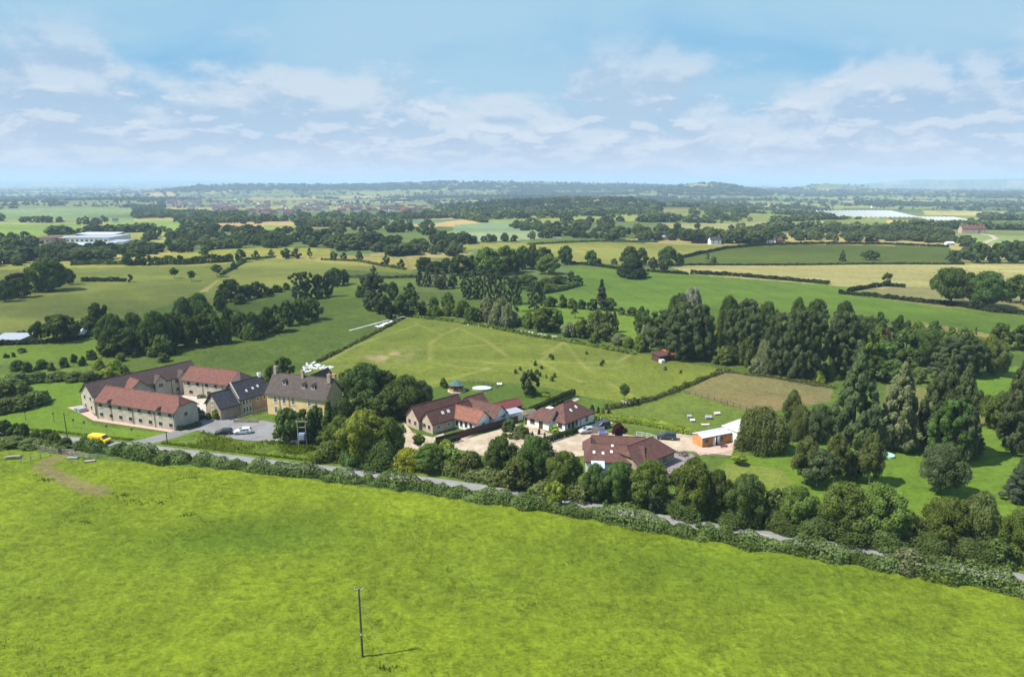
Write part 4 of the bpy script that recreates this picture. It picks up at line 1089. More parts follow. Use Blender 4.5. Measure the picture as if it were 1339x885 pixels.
def crown_data(sp, lod, seed):
    rs = np.random.default_rng(seed * 17 + 3)
    ts, rr, cb, ls, st = ENV[sp]; Ht, W = DIM[sp]
    n, leaf, nl = LOD[lod]
    if sp in ('bush', 'lolly', 'column', 'birch'): n = int(n * .55); nl = int(nl * .7)
    if sp == 'poplar': n = int(n * 1.35); nl = int(nl * 1.9)
    z0 = cb * Ht; hh = Ht - z0; R_ = W / 2
    lob = []
    ph = rs.uniform(0, 6.28, 4)
    for i in range(nl):
        t_ = (i + rs.random()) / nl
        t_ = t_ ** .9
        r = np.interp(t_, ts, rr)
        a = i * 2.39996 + rs.uniform(-.5, .5)
        irr = 1 + .16 * math.sin(2 * a + ph[0] + 3 * t_) + .14 * math.sin(3 * a + ph[1] - 5 * t_) + rs.uniform(-.14, .1)
        s_ = W * ls * rs.uniform(.65, 1.25) * (.6 + .4 * r) * (1.0 if lod < 3 else 1.5)
        q = R_ * r * irr - s_ * .6
        q = max(0, q) * (1 if rs.random() < .84 else rs.uniform(.25, .8))
        lob.append((q * math.cos(a), q * math.sin(a), z0 + min(t_ * hh, hh - s_ * .55), s_))
    lob = np.array(lob)
    lob = lob[rs.random(len(lob)) > (.14 if lod < 3 else 0)]; nl = len(lob)
    k = rs.choice(nl, int(n * 1.6), p=lob[:, 3] ** 2 / (lob[:, 3] ** 2).sum())
    d = rs.normal(size=(len(k), 3)); d /= np.linalg.norm(d, axis=1)[:, None]
    s_ = lob[k, 3]
    stv = 1.0 if st <= 1 else 1 + (st - 1) * .45
    P = lob[k, :3] + d * (s_ * (rs.uniform(.72, 1.03, len(k)) + (rs.random(len(k)) < .1) * rs.uniform(.05, .5, len(k))))[:, None] * np.array([1, 1, .85 * stv])
    # drop what lies deep inside other lobes, and what sinks below the crown
    keep = np.ones(len(P), bool)
    for j in range(nl):
        dd = np.linalg.norm((P - lob[j, :3]) / np.array([1, 1, .85 * stv]), axis=1)
        keep &= ~((dd < lob[j, 3] * .58) & (k != j))
    keep &= P[:, 2] > max(.05, z0 * .55)
    P, k, d = P[keep][:n], k[keep][:n], d[keep][:n]
    m_ = len(P)
    nn = d * 1.0 + rs.normal(size=(m_, 3)) * .38 + np.array([0, 0, .25])
    nn /= np.linalg.norm(nn, axis=1)[:, None]
    a = leaf * (W / 12) ** .5 * rs.uniform(.55, 1.35, m_)
    if sp in ('bush', 'lolly'): a *= .8
    P[:, 2] = z0 + (P[:, 2] - z0) * hh / max(.1, np.percentile(P[:, 2], 99.3) - z0)
    P[:, :2] *= R_ / np.percentile(np.hypot(P[:, 0], P[:, 1]), 97.5)
    V, F = cards(P, nn, a / (st ** .4), a * (st ** .6), up=None if st <= 1 else (0, 0, 1))
    lobv = rs.random(nl)
    # a crown carries lighter young growth on some clumps and older duller leaves on others
    v = np.clip(lobv[k] * .6 + rs.random(m_) * .4, 0, 1)
    return V.astype(np.float32), F, np.repeat(v, 4)
def trunk_mesh(sp, seed, bark):
    rs = random.Random(seed); Ht, W = DIM[sp]; cb = ENV[sp][2]
    m_ = MB(); r0 = {'bush': .08, 'lolly': .12, 'birch': .16, 'column': .18}.get(sp, .34)
    top = Ht * {'poplar': .8, 'conifer': .9, 'column': .8}.get(sp, .55)
    pts = [Vector((0, 0, -.6))]
    for i in range(1, 6): pts.append(Vector((rs.uniform(-.12, .12) * i * .3, rs.uniform(-.12, .12) * i * .3, top * i / 5)))
    for i in range(5): m_.tube(pts[i], pts[i + 1], r0 * (1 - .16 * i) * (1.35 if i == 0 else 1), r0 * (1 - .16 * (i + 1)), 7)
    nl = 7
    for i in range(nl):
        z = Ht * (max(cb, .12) * .9 + .45 * i / nl); a = i * 2.4 + rs.random()
        k = min(4, int(z / top * 5)); base = pts[k].lerp(pts[k + 1], .5)
        L_ = W * .36 * rs.uniform(.7, 1.1)
        mid = base + Vector((math.cos(a) * L_ * .5, math.sin(a) * L_ * .5, L_ * .25)); end = mid + Vector((math.cos(a + .3) * L_ * .5, math.sin(a + .3) * L_ * .5, L_ * .4))
        m_.tube(base, mid, r0 * .42, r0 * .28, 5).tube(mid, end, r0 * .28, r0 * .1, 5)
    return m_.mesh('trunk', MT[bark])
_cr = {}
def proto(sp, lod, var):
    k = (sp, lod, var)
    if k not in _cr:
        V, F_, v = crown_data(sp, lod, var * 7 + sum(map(ord, sp)) + lod)
        _cr[k] = (fast_mesh('crown', V, F_, LM['mid'], attr=v), trunk_mesh(sp, var, 'birch_bark' if sp == 'birch' else 'bark'))
    return _cr[k]
ORD = ['first', 'second', 'third', 'fourth', 'fifth', 'sixth', 'seventh', 'eighth', 'ninth', 'tenth', 'eleventh', 'twelfth', 'thirteenth', 'fourteenth', 'fifteenth', 'sixteenth', 'seventeenth', 'eighteenth', 'nineteenth', 'twentieth']
ORD += ['twenty-' + w for w in ORD[:9]] + ['thirtieth']
SPN = dict(round=('broadleaf_tree', 'rounded tree', 'tree'), oak=('oak_tree', 'broad oak', 'tree'), wide=('broadleaf_tree', 'spreading tree', 'tree'), poplar=('poplar_tree', 'poplar', 'tree'), tall=('broadleaf_tree', 'tall tree', 'tree'),
           column=('poplar_tree', 'narrow poplar', 'tree'), conifer=('conifer_tree', 'conifer', 'tree'), willow=('willow_tree', 'willow', 'tree'), birch=('birch_tree', 'birch', 'tree'), bush=('bush', 'bush', 'bush'), lolly=('young_tree', 'young tree', 'tree'))
CN = dict(dark='dark green', mid='mid green', green='green', bright='bright green', grey='grey green', pale='pale green', olive='olive', yellow='yellow green', blue='blue green', purple='purple leaved', brown='brownish',
          box='very dark', white='white flowering', lime='lime green', rust='rusty', hedge='leafy green')
n_tree = 0
def put_tree(sp, c, loc, Hm, Wm, lod, label, group=None, rz=None, name=None, small=False):
    global n_tree
    n_tree += 1
    cm, tm_ = proto(sp, lod, n_tree % (4 if lod < 2 else 3))
    H0, W0 = DIM[sp]
    nm, _, cat = SPN[sp]
    r = empty(name or nm, loc, random.uniform(0, 6.28) if rz is None else rz, label, cat, group)
    link('crown', cm, r, mat=LM[c]); link('trunk', tm_, r)
    r.scale = (Wm / W0, Wm / W0, Hm / H0)
    return r
def belt(phrase, items, group=None):
    """items: (x of base, y of base, y of top, width in pixels, shape, colour)"""
    items = sorted(items, key=lambda q: q[0])
    for i, (bx, by, ty, w, sp, c) in enumerate(items):
        p, Hm, zc = span(bx, by, ty)
        Wm = w * zc / FPX * (1.18 if sp == 'tall' else 1.0)
        Hm *= .97
        size = max(by - ty, w)
        lod = 0 if size > 44 else 1 if size > 17 else 2
        lab = '%s %s, %s from the left %s' % (CN[c], SPN[sp][1], ORD[i], phrase)
        put_tree(sp, c, p, Hm, Wm, lod, lab, group or 'trees ' + phrase)
# roadside trees on the far side of the lane
belt('along the lane below the houses', [
    (655, 622, 571, 44, 'round', 'dark'), (700, 630, 570, 50, 'round', 'green'), (588, 612, 585, 44, 'bush', 'mid'), (616, 620, 590, 42, 'bush', 'olive'), (676, 636, 598, 44, 'round', 'olive'),
    (735, 642, 590, 52, 'round', 'mid'), (778, 655, 606, 34, 'round', 'dark'), (808, 655, 604, 46, 'round', 'green'), (848, 660, 602, 58, 'round', 'mid'), (905, 670, 598, 62, 'round', 'mid'),
    (936, 676, 614, 38, 'round', 'dark'), (973, 683, 620, 54, 'round', 'dark'), (1010, 682, 638, 36, 'round', 'olive'), (1041, 689, 636, 56, 'round', 'mid'), (1098, 696, 630, 70, 'round', 'mid'), (1148, 704, 634, 70, 'round', 'mid')])
belt('in the roadside row below the lawn', [
    (1190, 714, 672, 36, 'round', 'olive'), (1234, 716, 650, 60, 'round', 'mid'), (1275, 718, 642, 50, 'round', 'olive'), (1330, 736, 664, 50, 'round', 'mid'),
    (1160, 716, 690, 60, 'bush', 'dark'), (1215, 724, 697, 60, 'bush', 'dark'), (1262, 731, 704, 60, 'bush', 'dark'), (1300, 736, 704, 44, 'bush', 'dark'), (1110, 706, 682, 60, 'bush', 'dark'), (1065, 698, 674, 56, 'bush', 'dark'),
    (1020, 691, 670, 50, 'bush', 'dark'), (965, 684, 664, 56, 'bush', 'dark'), (900, 673, 652, 56, 'bush', 'dark')])
belt('in front of manor and farm house', [
    (378, 577, 533, 42, 'round', 'green'), (399, 578, 535, 34, 'round', 'dark'), (415, 574, 530, 26, 'round', 'dark'), (432, 582, 522, 34, 'conifer', 'dark'), (452, 580, 520, 36, 'round', 'dark'), (441, 576, 534, 30, 'round', 'dark'),
    (447, 597, 545, 48, 'round', 'mid'), (476, 602, 537, 66, 'round', 'bright'), (509, 598, 546, 54, 'round', 'mid'), (466, 606, 574, 50, 'bush', 'green'), (500, 608, 576, 56, 'bush', 'green'), (430, 600, 578, 40, 'bush', 'mid'),
    (535, 611, 586, 46, 'bush', 'yellow'), (562, 614, 580, 46, 'round', 'mid'), (584, 602, 574, 20, 'lolly', 'bright'), (548, 590, 566, 16, 'lolly', 'mid'), (470, 560, 520, 40, 'round', 'dark')])
belt('in the clump behind the manor', [
    (478, 530, 474, 56, 'round', 'dark'), (458, 520, 482, 30, 'round', 'dark'), (504, 528, 484, 34, 'round', 'dark'), (530, 545, 491, 60, 'round', 'dark'), (552, 542, 497, 36, 'round', 'grey'), (512, 548, 506, 44, 'round', 'dark'),
    (372, 497, 466, 24, 'round', 'green'), (356, 500, 478, 22, 'bush', 'dark'), (345, 522, 500, 24, 'bush', 'bright'), (486, 548, 522, 38, 'bush', 'dark')])
belt('round the houses and drives', [
    (692, 517, 484, 26, 'round', 'grey'), (816, 524, 501, 14, 'lolly', 'green'), (830, 529, 520, 11, 'bush', 'dark'), (808, 577, 553, 20, 'lolly', 'purple'), (666, 563, 547, 20, 'bush', 'grey'), (680, 568, 556, 24, 'bush', 'olive'),
    (735, 528, 523, 6, 'bush', 'box'), (774, 540, 529, 9, 'bush', 'dark'), (782, 542, 532, 5, 'bush', 'dark'), (788, 543, 534, 6, 'bush', 'olive'), (796, 545, 535, 7, 'bush', 'purple'), (798, 546, 540, 9, 'bush', 'mid'),
    (580, 506, 494, 13, 'bush', 'mid'), (964, 607, 592, 20, 'lolly', 'bright'), (972, 602, 596, 10, 'bush', 'olive'), (725, 570, 556, 13, 'lolly', 'bright'), (283, 548, 535, 11, 'bush', 'bright'), (259, 545, 532, 16, 'bush', 'dark'), (273, 548, 540, 8, 'bush', 'mid')])
belt('in the garden right of the barn', [
    (994, 588, 532, 66, 'willow', 'olive'), (1034, 560, 509, 27, 'birch', 'olive'), (1046, 575, 530, 32, 'willow', 'olive'), (1070, 578, 528, 34, 'round', 'grey'), (1113, 582, 453, 62, 'poplar', 'grey'),
    (1170, 586, 474, 62, 'poplar', 'pale'), (1224, 594, 486, 42, 'tall', 'grey'), (1250, 600, 474, 54, 'poplar', 'grey'), (1238, 604, 520, 40, 'tall', 'green'), (1268, 594, 545, 38, 'conifer', 'dark'), (1229, 645, 580, 56, 'wide', 'grey'), (1203, 580, 516, 26, 'poplar', 'grey'), (1232, 560, 464, 30, 'poplar', 'grey'),
    (1330, 592, 452, 58, 'poplar', 'grey'), (1322, 586, 535, 34, 'round', 'grey'), (1331, 654, 597, 42, 'conifer', 'blue'), (1052, 632, 570, 38, 'birch', 'olive'), (1068, 635, 586, 48, 'birch', 'grey'),
    (1090, 630, 566, 42, 'birch', 'olive'), (1136, 632, 566, 36, 'birch', 'olive'), (1113, 628, 590, 30, 'round', 'olive'), (1296, 560, 520, 28, 'round', 'mid')])
belt('in the wood behind the worn field', [
    (839, 422, 400, 18, 'round', 'dark'), (841, 440, 408, 24, 'round', 'dark'), (838, 458, 436, 20, 'bush', 'mid'), (846, 450, 424, 22, 'willow', 'pale'), (864, 462, 405, 36, 'tall', 'grey'), (880, 445, 386, 26, 'round', 'dark'),
    (903, 452, 375, 24, 'tall', 'white'), (890, 450, 382, 24, 'tall', 'grey'), (895, 468, 394, 38, 'tall', 'grey'), (913, 470, 397, 32, 'tall', 'grey'), (886, 470, 420, 32, 'tall', 'grey'), (926, 470, 425, 20, 'tall', 'dark'), (940, 446, 400, 14, 'poplar', 'yellow'),
    (950, 455, 386, 28, 'round', 'dark'), (974, 452, 390, 36, 'tall', 'grey'), (955, 471, 403, 24, 'tall', 'grey'), (968, 473, 404, 26, 'tall', 'grey'), (982, 475, 410, 28, 'tall', 'grey'), (948, 476, 453, 30, 'bush', 'olive'), (976, 478, 440, 24, 'willow', 'olive')])
belt('in the wood behind the brown paddock', [
    (1000, 455, 394, 32, 'round', 'dark'), (1001, 488, 440, 30, 'willow', 'pale'), (990, 488, 466, 26, 'willow', 'pale'), (1041, 440, 388, 20, 'round', 'mid'), (1018, 492, 408, 34, 'tall', 'grey'), (1034, 496, 405, 36, 'tall', 'grey'), (1050, 495, 404, 36, 'tall', 'grey'),
    (1058, 440, 394, 18, 'round', 'mid'), (1067, 432, 391, 32, 'round', 'dark'), (1064, 494, 408, 30, 'tall', 'grey'), (1102, 440, 393, 26, 'round', 'dark'), (1096, 490, 406, 44, 'tall', 'grey'), (1114, 486, 411, 34, 'tall', 'grey'),
    (1085, 496, 478, 22, 'bush', 'mid'), (1070, 500, 484, 18, 'bush', 'bright'), (1015, 486, 460, 24, 'willow', 'pale')])
belt('in the dense wood behind the poplars', [
    (1147, 446, 408, 26, 'round', 'dark'), (1145, 468, 424, 26, 'round', 'mid'), (1158, 456, 428, 12, 'round', 'rust'), (1174, 446, 412, 24, 'round', 'dark'), (1130, 478, 442, 38, 'round', 'bright'), (1156, 482, 446, 36, 'round', 'green'),
    (1183, 474, 430, 44, 'round', 'dark'), (1184, 486, 455, 40, 'round', 'dark'), (1210, 478, 428, 36, 'round', 'dark'), (1219, 452, 419, 24, 'round', 'dark'), (1130, 448, 414, 22, 'round', 'mid'), (1197, 456, 420, 26, 'round', 'mid'),
    (1165, 500, 470, 40, 'round', 'dark'), (1140, 496, 464, 36, 'round', 'dark'), (1200, 500, 482, 24, 'bush', 'olive'), (1120, 505, 480, 30, 'round', 'dark')])
belt('at the right end of the wood', [
    (1241, 456, 428, 26, 'round', 'mid'), (1259, 456, 428, 26, 'round', 'mid'), (1275, 441, 428, 4, 'column', 'dark'), (1304, 456, 422, 30, 'round', 'mid'), (1334, 458, 424, 28, 'round', 'dark'), (1242, 492, 440, 36, 'tall', 'grey'), (1260, 492, 438, 36, 'tall', 'grey'),
    (1228, 500, 462, 26, 'tall', 'grey'), (1274, 490, 444, 28, 'round', 'dark'), (1298, 490, 443, 36, 'round', 'olive'), (1287, 470, 440, 14, 'round', 'yellow'), (1290, 540, 516, 22, 'bush', 'mid'), (1310, 540, 512, 26, 'bush', 'dark'), (1278, 535, 510, 18, 'bush', 'dark'), (1330, 545, 520, 26, 'bush', 'dark')])
belt('along the far worn field edge', [
    (712, 433, 402, 40, 'round', 'mid'), (727, 432, 404, 22, 'round', 'green'), (673, 426, 408, 22, 'willow', 'pale'), (691, 428, 408, 20, 'willow', 'mid'), (745, 440, 421, 24, 'willow', 'pale'), (762, 442, 417, 24, 'round', 'mid'),
    (779, 439, 406, 32, 'willow', 'olive'), (794, 440, 407, 24, 'round', 'olive'), (803, 434, 406, 14, 'poplar', 'dark'), (792, 445, 421, 28, 'round', 'olive'), (808, 451, 437, 20, 'willow', 'pale'), (822, 454, 440, 18, 'bush', 'mid'),
    (838, 460, 444, 18, 'bush', 'mid'), (776, 448, 436, 14, 'bush', 'mid'), (752, 416, 399, 11, 'column', 'dark')])
belt('in the willow line past worn field', [
    (567, 411, 387, 16, 'round', 'mid'), (586, 405, 382, 20, 'round', 'mid'), (569, 413, 399, 18, 'willow', 'mid'), (588, 412, 396, 24, 'willow', 'mid'), (605, 414, 392, 26, 'willow', 'mid'), (619, 421, 401, 22, 'round', 'green'),
    (638, 419, 389, 26, 'willow', 'pale'), (650, 425, 397, 26, 'willow', 'pale'), (664, 427, 398, 24, 'willow', 'pale'), (655, 416, 390, 22, 'willow', 'pale')])
belt('in the tall row past the worn field', [
    (610, 391, 354, 16, 'tall', 'grey'), (619, 391, 353, 16, 'tall', 'grey'), (628, 391, 359, 11, 'column', 'grey'), (639, 393, 356, 13, 'tall', 'grey'), (650, 394, 355, 15, 'tall', 'grey'), (662, 398, 360, 14, 'tall', 'grey'),
    (677, 407, 366, 12, 'column', 'grey'), (699, 405, 367, 17, 'tall', 'grey'), (671, 398, 362, 12, 'tall', 'grey')])
belt('along the near green field hedge', [
    (786, 405, 365, 24, 'conifer', 'blue'), (797, 406, 389, 18, 'round', 'dark'), (773, 405, 391, 16, 'round', 'green'), (720, 401, 388, 16, 'bush', 'dark'), (735, 402, 386, 16, 'bush', 'dark'), (748, 403, 391, 14, 'bush', 'mid'), (760, 404, 392, 12, 'bush', 'dark'),
    (812, 411, 402, 14, 'bush', 'dark'), (826, 412, 402, 14, 'bush', 'dark'), (708, 396, 384, 18, 'bush', 'dark')])
belt('in the green field corner copse', [
    (747, 369, 355, 16, 'round', 'dark'), (755, 373, 360, 12, 'round', 'dark'), (714, 377, 363, 24, 'willow', 'mid'), (690, 373, 358, 26, 'round', 'mid'), (730, 371, 360, 22, 'round', 'dark'), (700, 381, 368, 22, 'bush', 'dark'), (722, 380, 371, 22, 'bush', 'olive'), (674, 378, 360, 22, 'round', 'dark')])
belt('in the big wood left of green field', [
    (554, 354, 336, 28, 'round', 'dark'), (570, 358, 341, 26, 'round', 'dark'), (585, 356, 337, 24, 'round', 'dark'), (603, 360, 333, 34, 'round', 'dark'), (618, 358, 334, 26, 'round', 'dark'), (637, 360, 323, 36, 'round', 'mid'), (661, 359, 321, 30, 'round', 'mid'),
    (650, 364, 336, 30, 'round', 'dark'), (683, 352, 321, 26, 'round', 'mid'), (697, 350, 318, 26, 'round', 'mid'), (671, 356, 329, 32, 'round', 'dark'), (711, 347, 323, 22, 'round', 'dark'), (717, 358, 334, 34, 'oak', 'mid'), (739, 346, 321, 22, 'oak', 'dark')])
belt('in the dark row below that wood', [
    (549, 374, 351, 12, 'poplar', 'blue'), (559, 375, 351, 13, 'poplar', 'blue'), (570, 376, 353, 13, 'poplar', 'grey'), (581, 378, 357, 15, 'poplar', 'brown'), (592, 377, 357, 13, 'round', 'green'), (576, 378, 362, 16, 'round', 'brown')])
belt('in and round the bright green field', [
    (773, 347, 327, 20, 'round', 'green'), (783, 346, 338, 8, 'bush', 'mid'), (803, 346, 338, 9, 'bush', 'mid'), (823, 347, 322, 28, 'oak', 'dark'), (839, 347, 324, 18, 'oak', 'dark'), (827, 363, 336, 44, 'bush', 'box'), (873, 348, 322, 25, 'oak', 'dark'),
    (887, 346, 331, 14, 'oak', 'dark'), (854, 355, 336, 13, 'wide', 'brown'), (866, 356, 340, 15, 'round', 'brown'), (1159, 374, 357, 16, 'oak', 'olive'), (1243, 398, 350, 54, 'wide', 'dark'), (1288, 402, 354, 54, 'oak', 'dark'), (1334, 397, 359, 40, 'wide', 'dark')])
belt('in the clump left of the crest', [
    (489, 370, 347, 10, 'column', 'grey'), (487, 392, 357, 36, 'round', 'grey'), (471, 389, 374, 12, 'bush', 'dark'), (514, 393, 368, 15, 'round', 'dark'), (536, 384, 370, 16, 'round', 'dark'), (537, 399, 377, 25, 'round', 'dark'), (483, 406, 380, 20, 'round', 'grey'),
    (498, 410, 383, 24, 'round', 'grey'), (511, 418, 398, 20, 'round', 'box'), (526, 413, 385, 27, 'round', 'dark'), (538, 413, 391, 25, 'round', 'dark'), (553, 412, 394, 16, 'round', 'dark'), (503, 400, 388, 20, 'round', 'dark')])
belt('in the upper chain left of centre', [
    (302, 394, 365, 34, 'oak', 'dark'), (324, 391, 372, 18, 'round', 'dark'), (337, 389, 368, 22, 'round', 'dark'), (350, 386, 376, 14, 'bush', 'dark'), (362, 382, 373, 16, 'bush', 'dark'), (374, 379, 370, 14, 'bush', 'dark'), (392, 392, 356, 24, 'tall', 'grey'), (402, 391, 355, 18, 'tall', 'dark'),
    (417, 389, 358, 17, 'round', 'dark'), (429, 388, 356, 18, 'round', 'grey'), (417, 391, 376, 13, 'round', 'grey'), (438, 374, 350, 24, 'round', 'dark'), (450, 372, 352, 18, 'round', 'dark'), (314, 397, 384, 20, 'bush', 'dark')])
belt('in the lower chain left of centre', [
    (296, 448, 418, 17, 'willow', 'mid'), (300, 438, 402, 22, 'round', 'dark'), (316, 441, 407, 26, 'round', 'dark'), (330, 441, 407, 24, 'round', 'dark'), (341, 438, 411, 20, 'round', 'dark'), (350, 435, 401, 22, 'round', 'dark'), (362, 433, 398, 22, 'round', 'dark'),
    (363, 434, 408, 28, 'round', 'mid'), (377, 426, 392, 22, 'round', 'dark'), (393, 422, 390, 22, 'round', 'mid'), (408, 418, 390, 28, 'round', 'dark'), (329, 443, 422, 30, 'bush', 'dark')])
belt('in the large copse above the courtyard', [
    (130, 428, 396, 26, 'wide', 'dark'), (117, 434, 413, 22, 'round', 'dark'), (150, 462, 410, 38, 'round', 'dark'), (176, 456, 408, 30, 'round', 'dark'), (167, 463, 428, 42, 'round', 'dark'), (205, 460, 406, 36, 'round', 'dark'), (222, 456, 409, 26, 'round', 'dark'), (196, 462, 424, 30, 'round', 'dark'),
    (243, 440, 388, 28, 'round', 'grey'), (262, 432, 383, 38, 'round', 'dark'), (289, 407, 381, 20, 'round', 'dark'), (230, 454, 408, 32, 'round', 'dark'), (246, 453, 412, 34, 'round', 'dark'), (266, 450, 410, 34, 'round', 'dark'), (281, 449, 410, 26, 'round', 'dark'), (140, 464, 444, 30, 'round', 'dark'), (212, 464, 438, 34, 'bush', 'dark'), (275, 440, 402, 26, 'round', 'dark')])
belt('near the left field hedges', [
    (80, 446, 411, 44, 'wide', 'dark'), (54, 447, 420, 22, 'wide', 'dark'), (8, 394, 366, 22, 'round', 'dark'), (29, 389, 363, 28, 'round', 'dark'), (66, 380, 337, 46, 'round', 'dark'), (92, 372, 351, 14, 'round', 'dark'), (24, 369, 357, 30, 'bush', 'purple'), (19, 389, 381, 9, 'bush', 'pale'), (50, 382, 372, 16, 'bush', 'mid'),
    (170, 369, 359, 9, 'round', 'dark'), (168, 347, 331, 18, 'round', 'dark'), (185, 347, 332, 17, 'round', 'dark'), (228, 364, 350, 10, 'lolly', 'dark'), (251, 368, 354, 9, 'lolly', 'dark'), (284, 362, 346, 15, 'lolly', 'dark'), (306, 352, 343, 7, 'bush', 'dark'), (314, 343, 326, 17, 'round', 'dark'), (235, 346, 334, 13, 'round', 'dark'), (-12, 392, 362, 30, 'round', 'dark'), (-30, 385, 350, 34, 'round', 'dark')])
belt('in the row on the yellow strip', [
    (268, 334, 322, 14, 'round', 'green'), (335, 340, 328, 11, 'round', 'mid'), (355, 335, 326, 8, 'round', 'pale'), (374, 338, 325, 16, 'round', 'dark'), (388, 338, 325, 14, 'round', 'brown'), (405, 338, 324, 8, 'column', 'green'), (436, 340, 329, 10, 'round', 'grey'), (450, 340, 330, 10, 'round', 'dark'), (470, 341, 328, 10, 'round', 'grey'), (505, 348, 334, 12, 'round', 'grey'), (525, 351, 339, 11, 'round', 'dark')])
belt('in the hedge on the lane south side', [
    (727, 664, 629, 30, 'round', 'bright'), (692, 652, 640, 14, 'bush', 'mid'), (792, 676, 653, 14, 'column', 'green'), (855, 671, 640, 17, 'birch', 'blue'), (913, 690, 672, 10, 'column', 'green'), (1186, 745, 717, 40, 'bush', 'pale')])
belt('in the crop field beyond the strip', [(925, 343, 329, 5, 'column', 'dark'), (933, 344, 336, 9, 'bush', 'dark'), (1101, 342, 327, 9, 'poplar', 'dark'), (1138, 340, 327, 24, 'wide', 'dark'), (1246, 343, 327, 18, 'oak', 'dark'), (1276, 344, 316, 24, 'round', 'dark'), (1300, 344, 318, 24, 'round', 'green'), (1325, 344, 314, 26, 'round', 'dark'), (1345, 344, 316, 26, 'round', 'dark')])
belt('in the rough ground at left edge', [
    (24, 484, 471, 20, 'bush', 'dark'), (36, 486, 474, 14, 'bush', 'dark'), (55, 482, 470, 18, 'bush', 'dark'), (68, 484, 474, 12, 'bush', 'mid'), (84, 480, 468, 12, 'bush', 'dark'), (97, 474, 463, 8, 'bush', 'dark'), (109, 478, 466, 10, 'bush', 'dark'), (130, 483, 470, 18, 'bush', 'bright'), (150, 482, 470, 20, 'bush', 'bright'),
    (120, 470, 458, 14, 'bush', 'mid'), (8, 468, 462, 8, 'bush', 'dark'), (18, 467, 461, 5, 'bush', 'dark'), (28, 461, 455, 16, 'bush', 'mid'), (158, 472, 462, 14, 'bush', 'olive'), (178, 466, 456, 14, 'bush', 'dark'), (162, 488, 478, 14, 'bush', 'mid'), (215, 473, 463, 16, 'bush', 'olive')])
belt('in the bramble bank by the lawn', [
    (20, 502, 487, 40, 'bush', 'hedge'), (50, 498, 486, 30, 'bush', 'dark'), (8, 520, 498, 34, 'bush', 'olive'), (28, 518, 500, 30, 'bush', 'hedge'), (46, 530, 512, 34, 'bush', 'hedge'), (30, 534, 518, 36, 'bush', 'hedge'), (10, 538, 520, 34, 'bush', 'olive'), (58, 524, 512, 16, 'bush', 'dark'),
    (75, 497, 486, 30, 'bush', 'hedge'), (96, 497, 486, 30, 'bush', 'hedge'), (118, 496, 486, 28, 'bush', 'dark'), (-15, 530, 500, 40, 'bush', 'hedge'), (140, 493, 482, 26, 'bush', 'bright')])
belt('at the lane end by the gate', [
    (8, 571, 549, 24, 'round', 'dark'), (24, 572, 553, 20, 'round', 'dark'), (33, 574, 553, 14, 'round', 'dark'), (48, 576, 563, 18, 'bush', 'dark'), (62, 578, 562, 16, 'bush', 'dark'), (72, 580, 566, 18, 'bush', 'mid'), (86, 586, 572, 22, 'bush', 'dark'), (-12, 572, 546, 28, 'round', 'dark'), (40, 584, 573, 34, 'bush', 'hedge'), (14, 582, 571, 40, 'bush', 'hedge')])

# hedges: leafy walls following the land
def hedge(name, label, P, w, h, c, leaf=.26, dens=9, rag=.25, group=None, world=False, vary=.25, clipped=False):
    P = np.array(P, float) if world else np.array(wpoly(P))
    d = np.r_[0, np.cumsum(np.hypot(*np.diff(P, axis=0).T))]
    L_ = d[-1]
    n = int(min(90000, L_ * (w + 2 * h) * dens))
    s_ = rng.random(n) * L_
    cx_, cy_ = np.interp(s_, d, P[:, 0]), np.interp(s_, d, P[:, 1])
    k = np.clip(np.searchsorted(d, s_) - 1, 0, len(P) - 2)
    tx, ty = (P[k + 1] - P[k]).T; ln = np.hypot(tx, ty) + 1e-9; nx, ny = -ty / ln, tx / ln
    a = rng.uniform(-.12, math.pi + .12, n)
    hv = h * (1 + vary * (vn(cx_, cy_, 3.5, 71) - .5) * 2 + vary * (vn(cx_, cy_, 1.4, 72) - .5) * 1.2)
    wv = w / 2 * (1 + vary * (vn(cx_, cy_, 2.5, 73) - .5) * 2)
    ex = .45 if clipped else .75
    ca_, sa_ = np.cos(a), np.maximum(np.sin(a), -.1)
    q = 1 - rng.random(n) ** 2 * rag
    off = np.sign(ca_) * np.abs(ca_) ** ex * wv * q
    zz_ = np.abs(sa_) ** ex * hv * q
    X_, Y_ = cx_ + nx * off, cy_ + ny * off
    Z_ = Hgt(X_, Y_) + zz_
    nn = np.c_[nx * ca_, ny * ca_, sa_ + .15] + rng.normal(size=(n, 3)) * (.25 if clipped else .5)
    nn /= np.linalg.norm(nn, axis=1)[:, None]
    o_ = P[0]; z0 = hz_(*o_)
    V, F_ = cards(np.c_[X_ - o_[0], Y_ - o_[1], Z_ - z0], nn, leaf * rng.uniform(.5, 1.3, n), leaf * rng.uniform(.5, 1.3, n))
    v = np.clip(.5 + (vn(X_, Y_, 2.2, 74) - .5) * .8 + (rng.random(n) - .5) * .6, 0, 1)
    ob = link(name, fast_mesh(name, V, F_, LM[c], attr=np.repeat(v, 4)), None, (o_[0], o_[1], z0))
    return tag(ob, label, 'hedge', group)
def offset_line(P, o_):
    P = np.array(P); tn = np.gradient(P, axis=0); tn /= np.hypot(*tn.T)[:, None]
    return P + np.c_[tn[:, 1], -tn[:, 0]] * o_
i0 = np.argmin(np.hypot(*(ROADW - np.array(at(112, 583)[:2])).T))
southP = offset_line(ROADW[i0:], 4.4)
hedge('lane_hedge', 'long ragged hedge along the near side of the lane', southP[:-8:2], 3.0, 2.3, 'hedge', .16, 24, .35, world=True, vary=.7)
hedge('lane_hedge', 'tall overgrown hedge end beside the yellow van and gate', [(110, 588), (150, 592), (205, 603), (222, 606)], 3.0, 2.2, 'dark', .24, 12, .3, vary=.4)
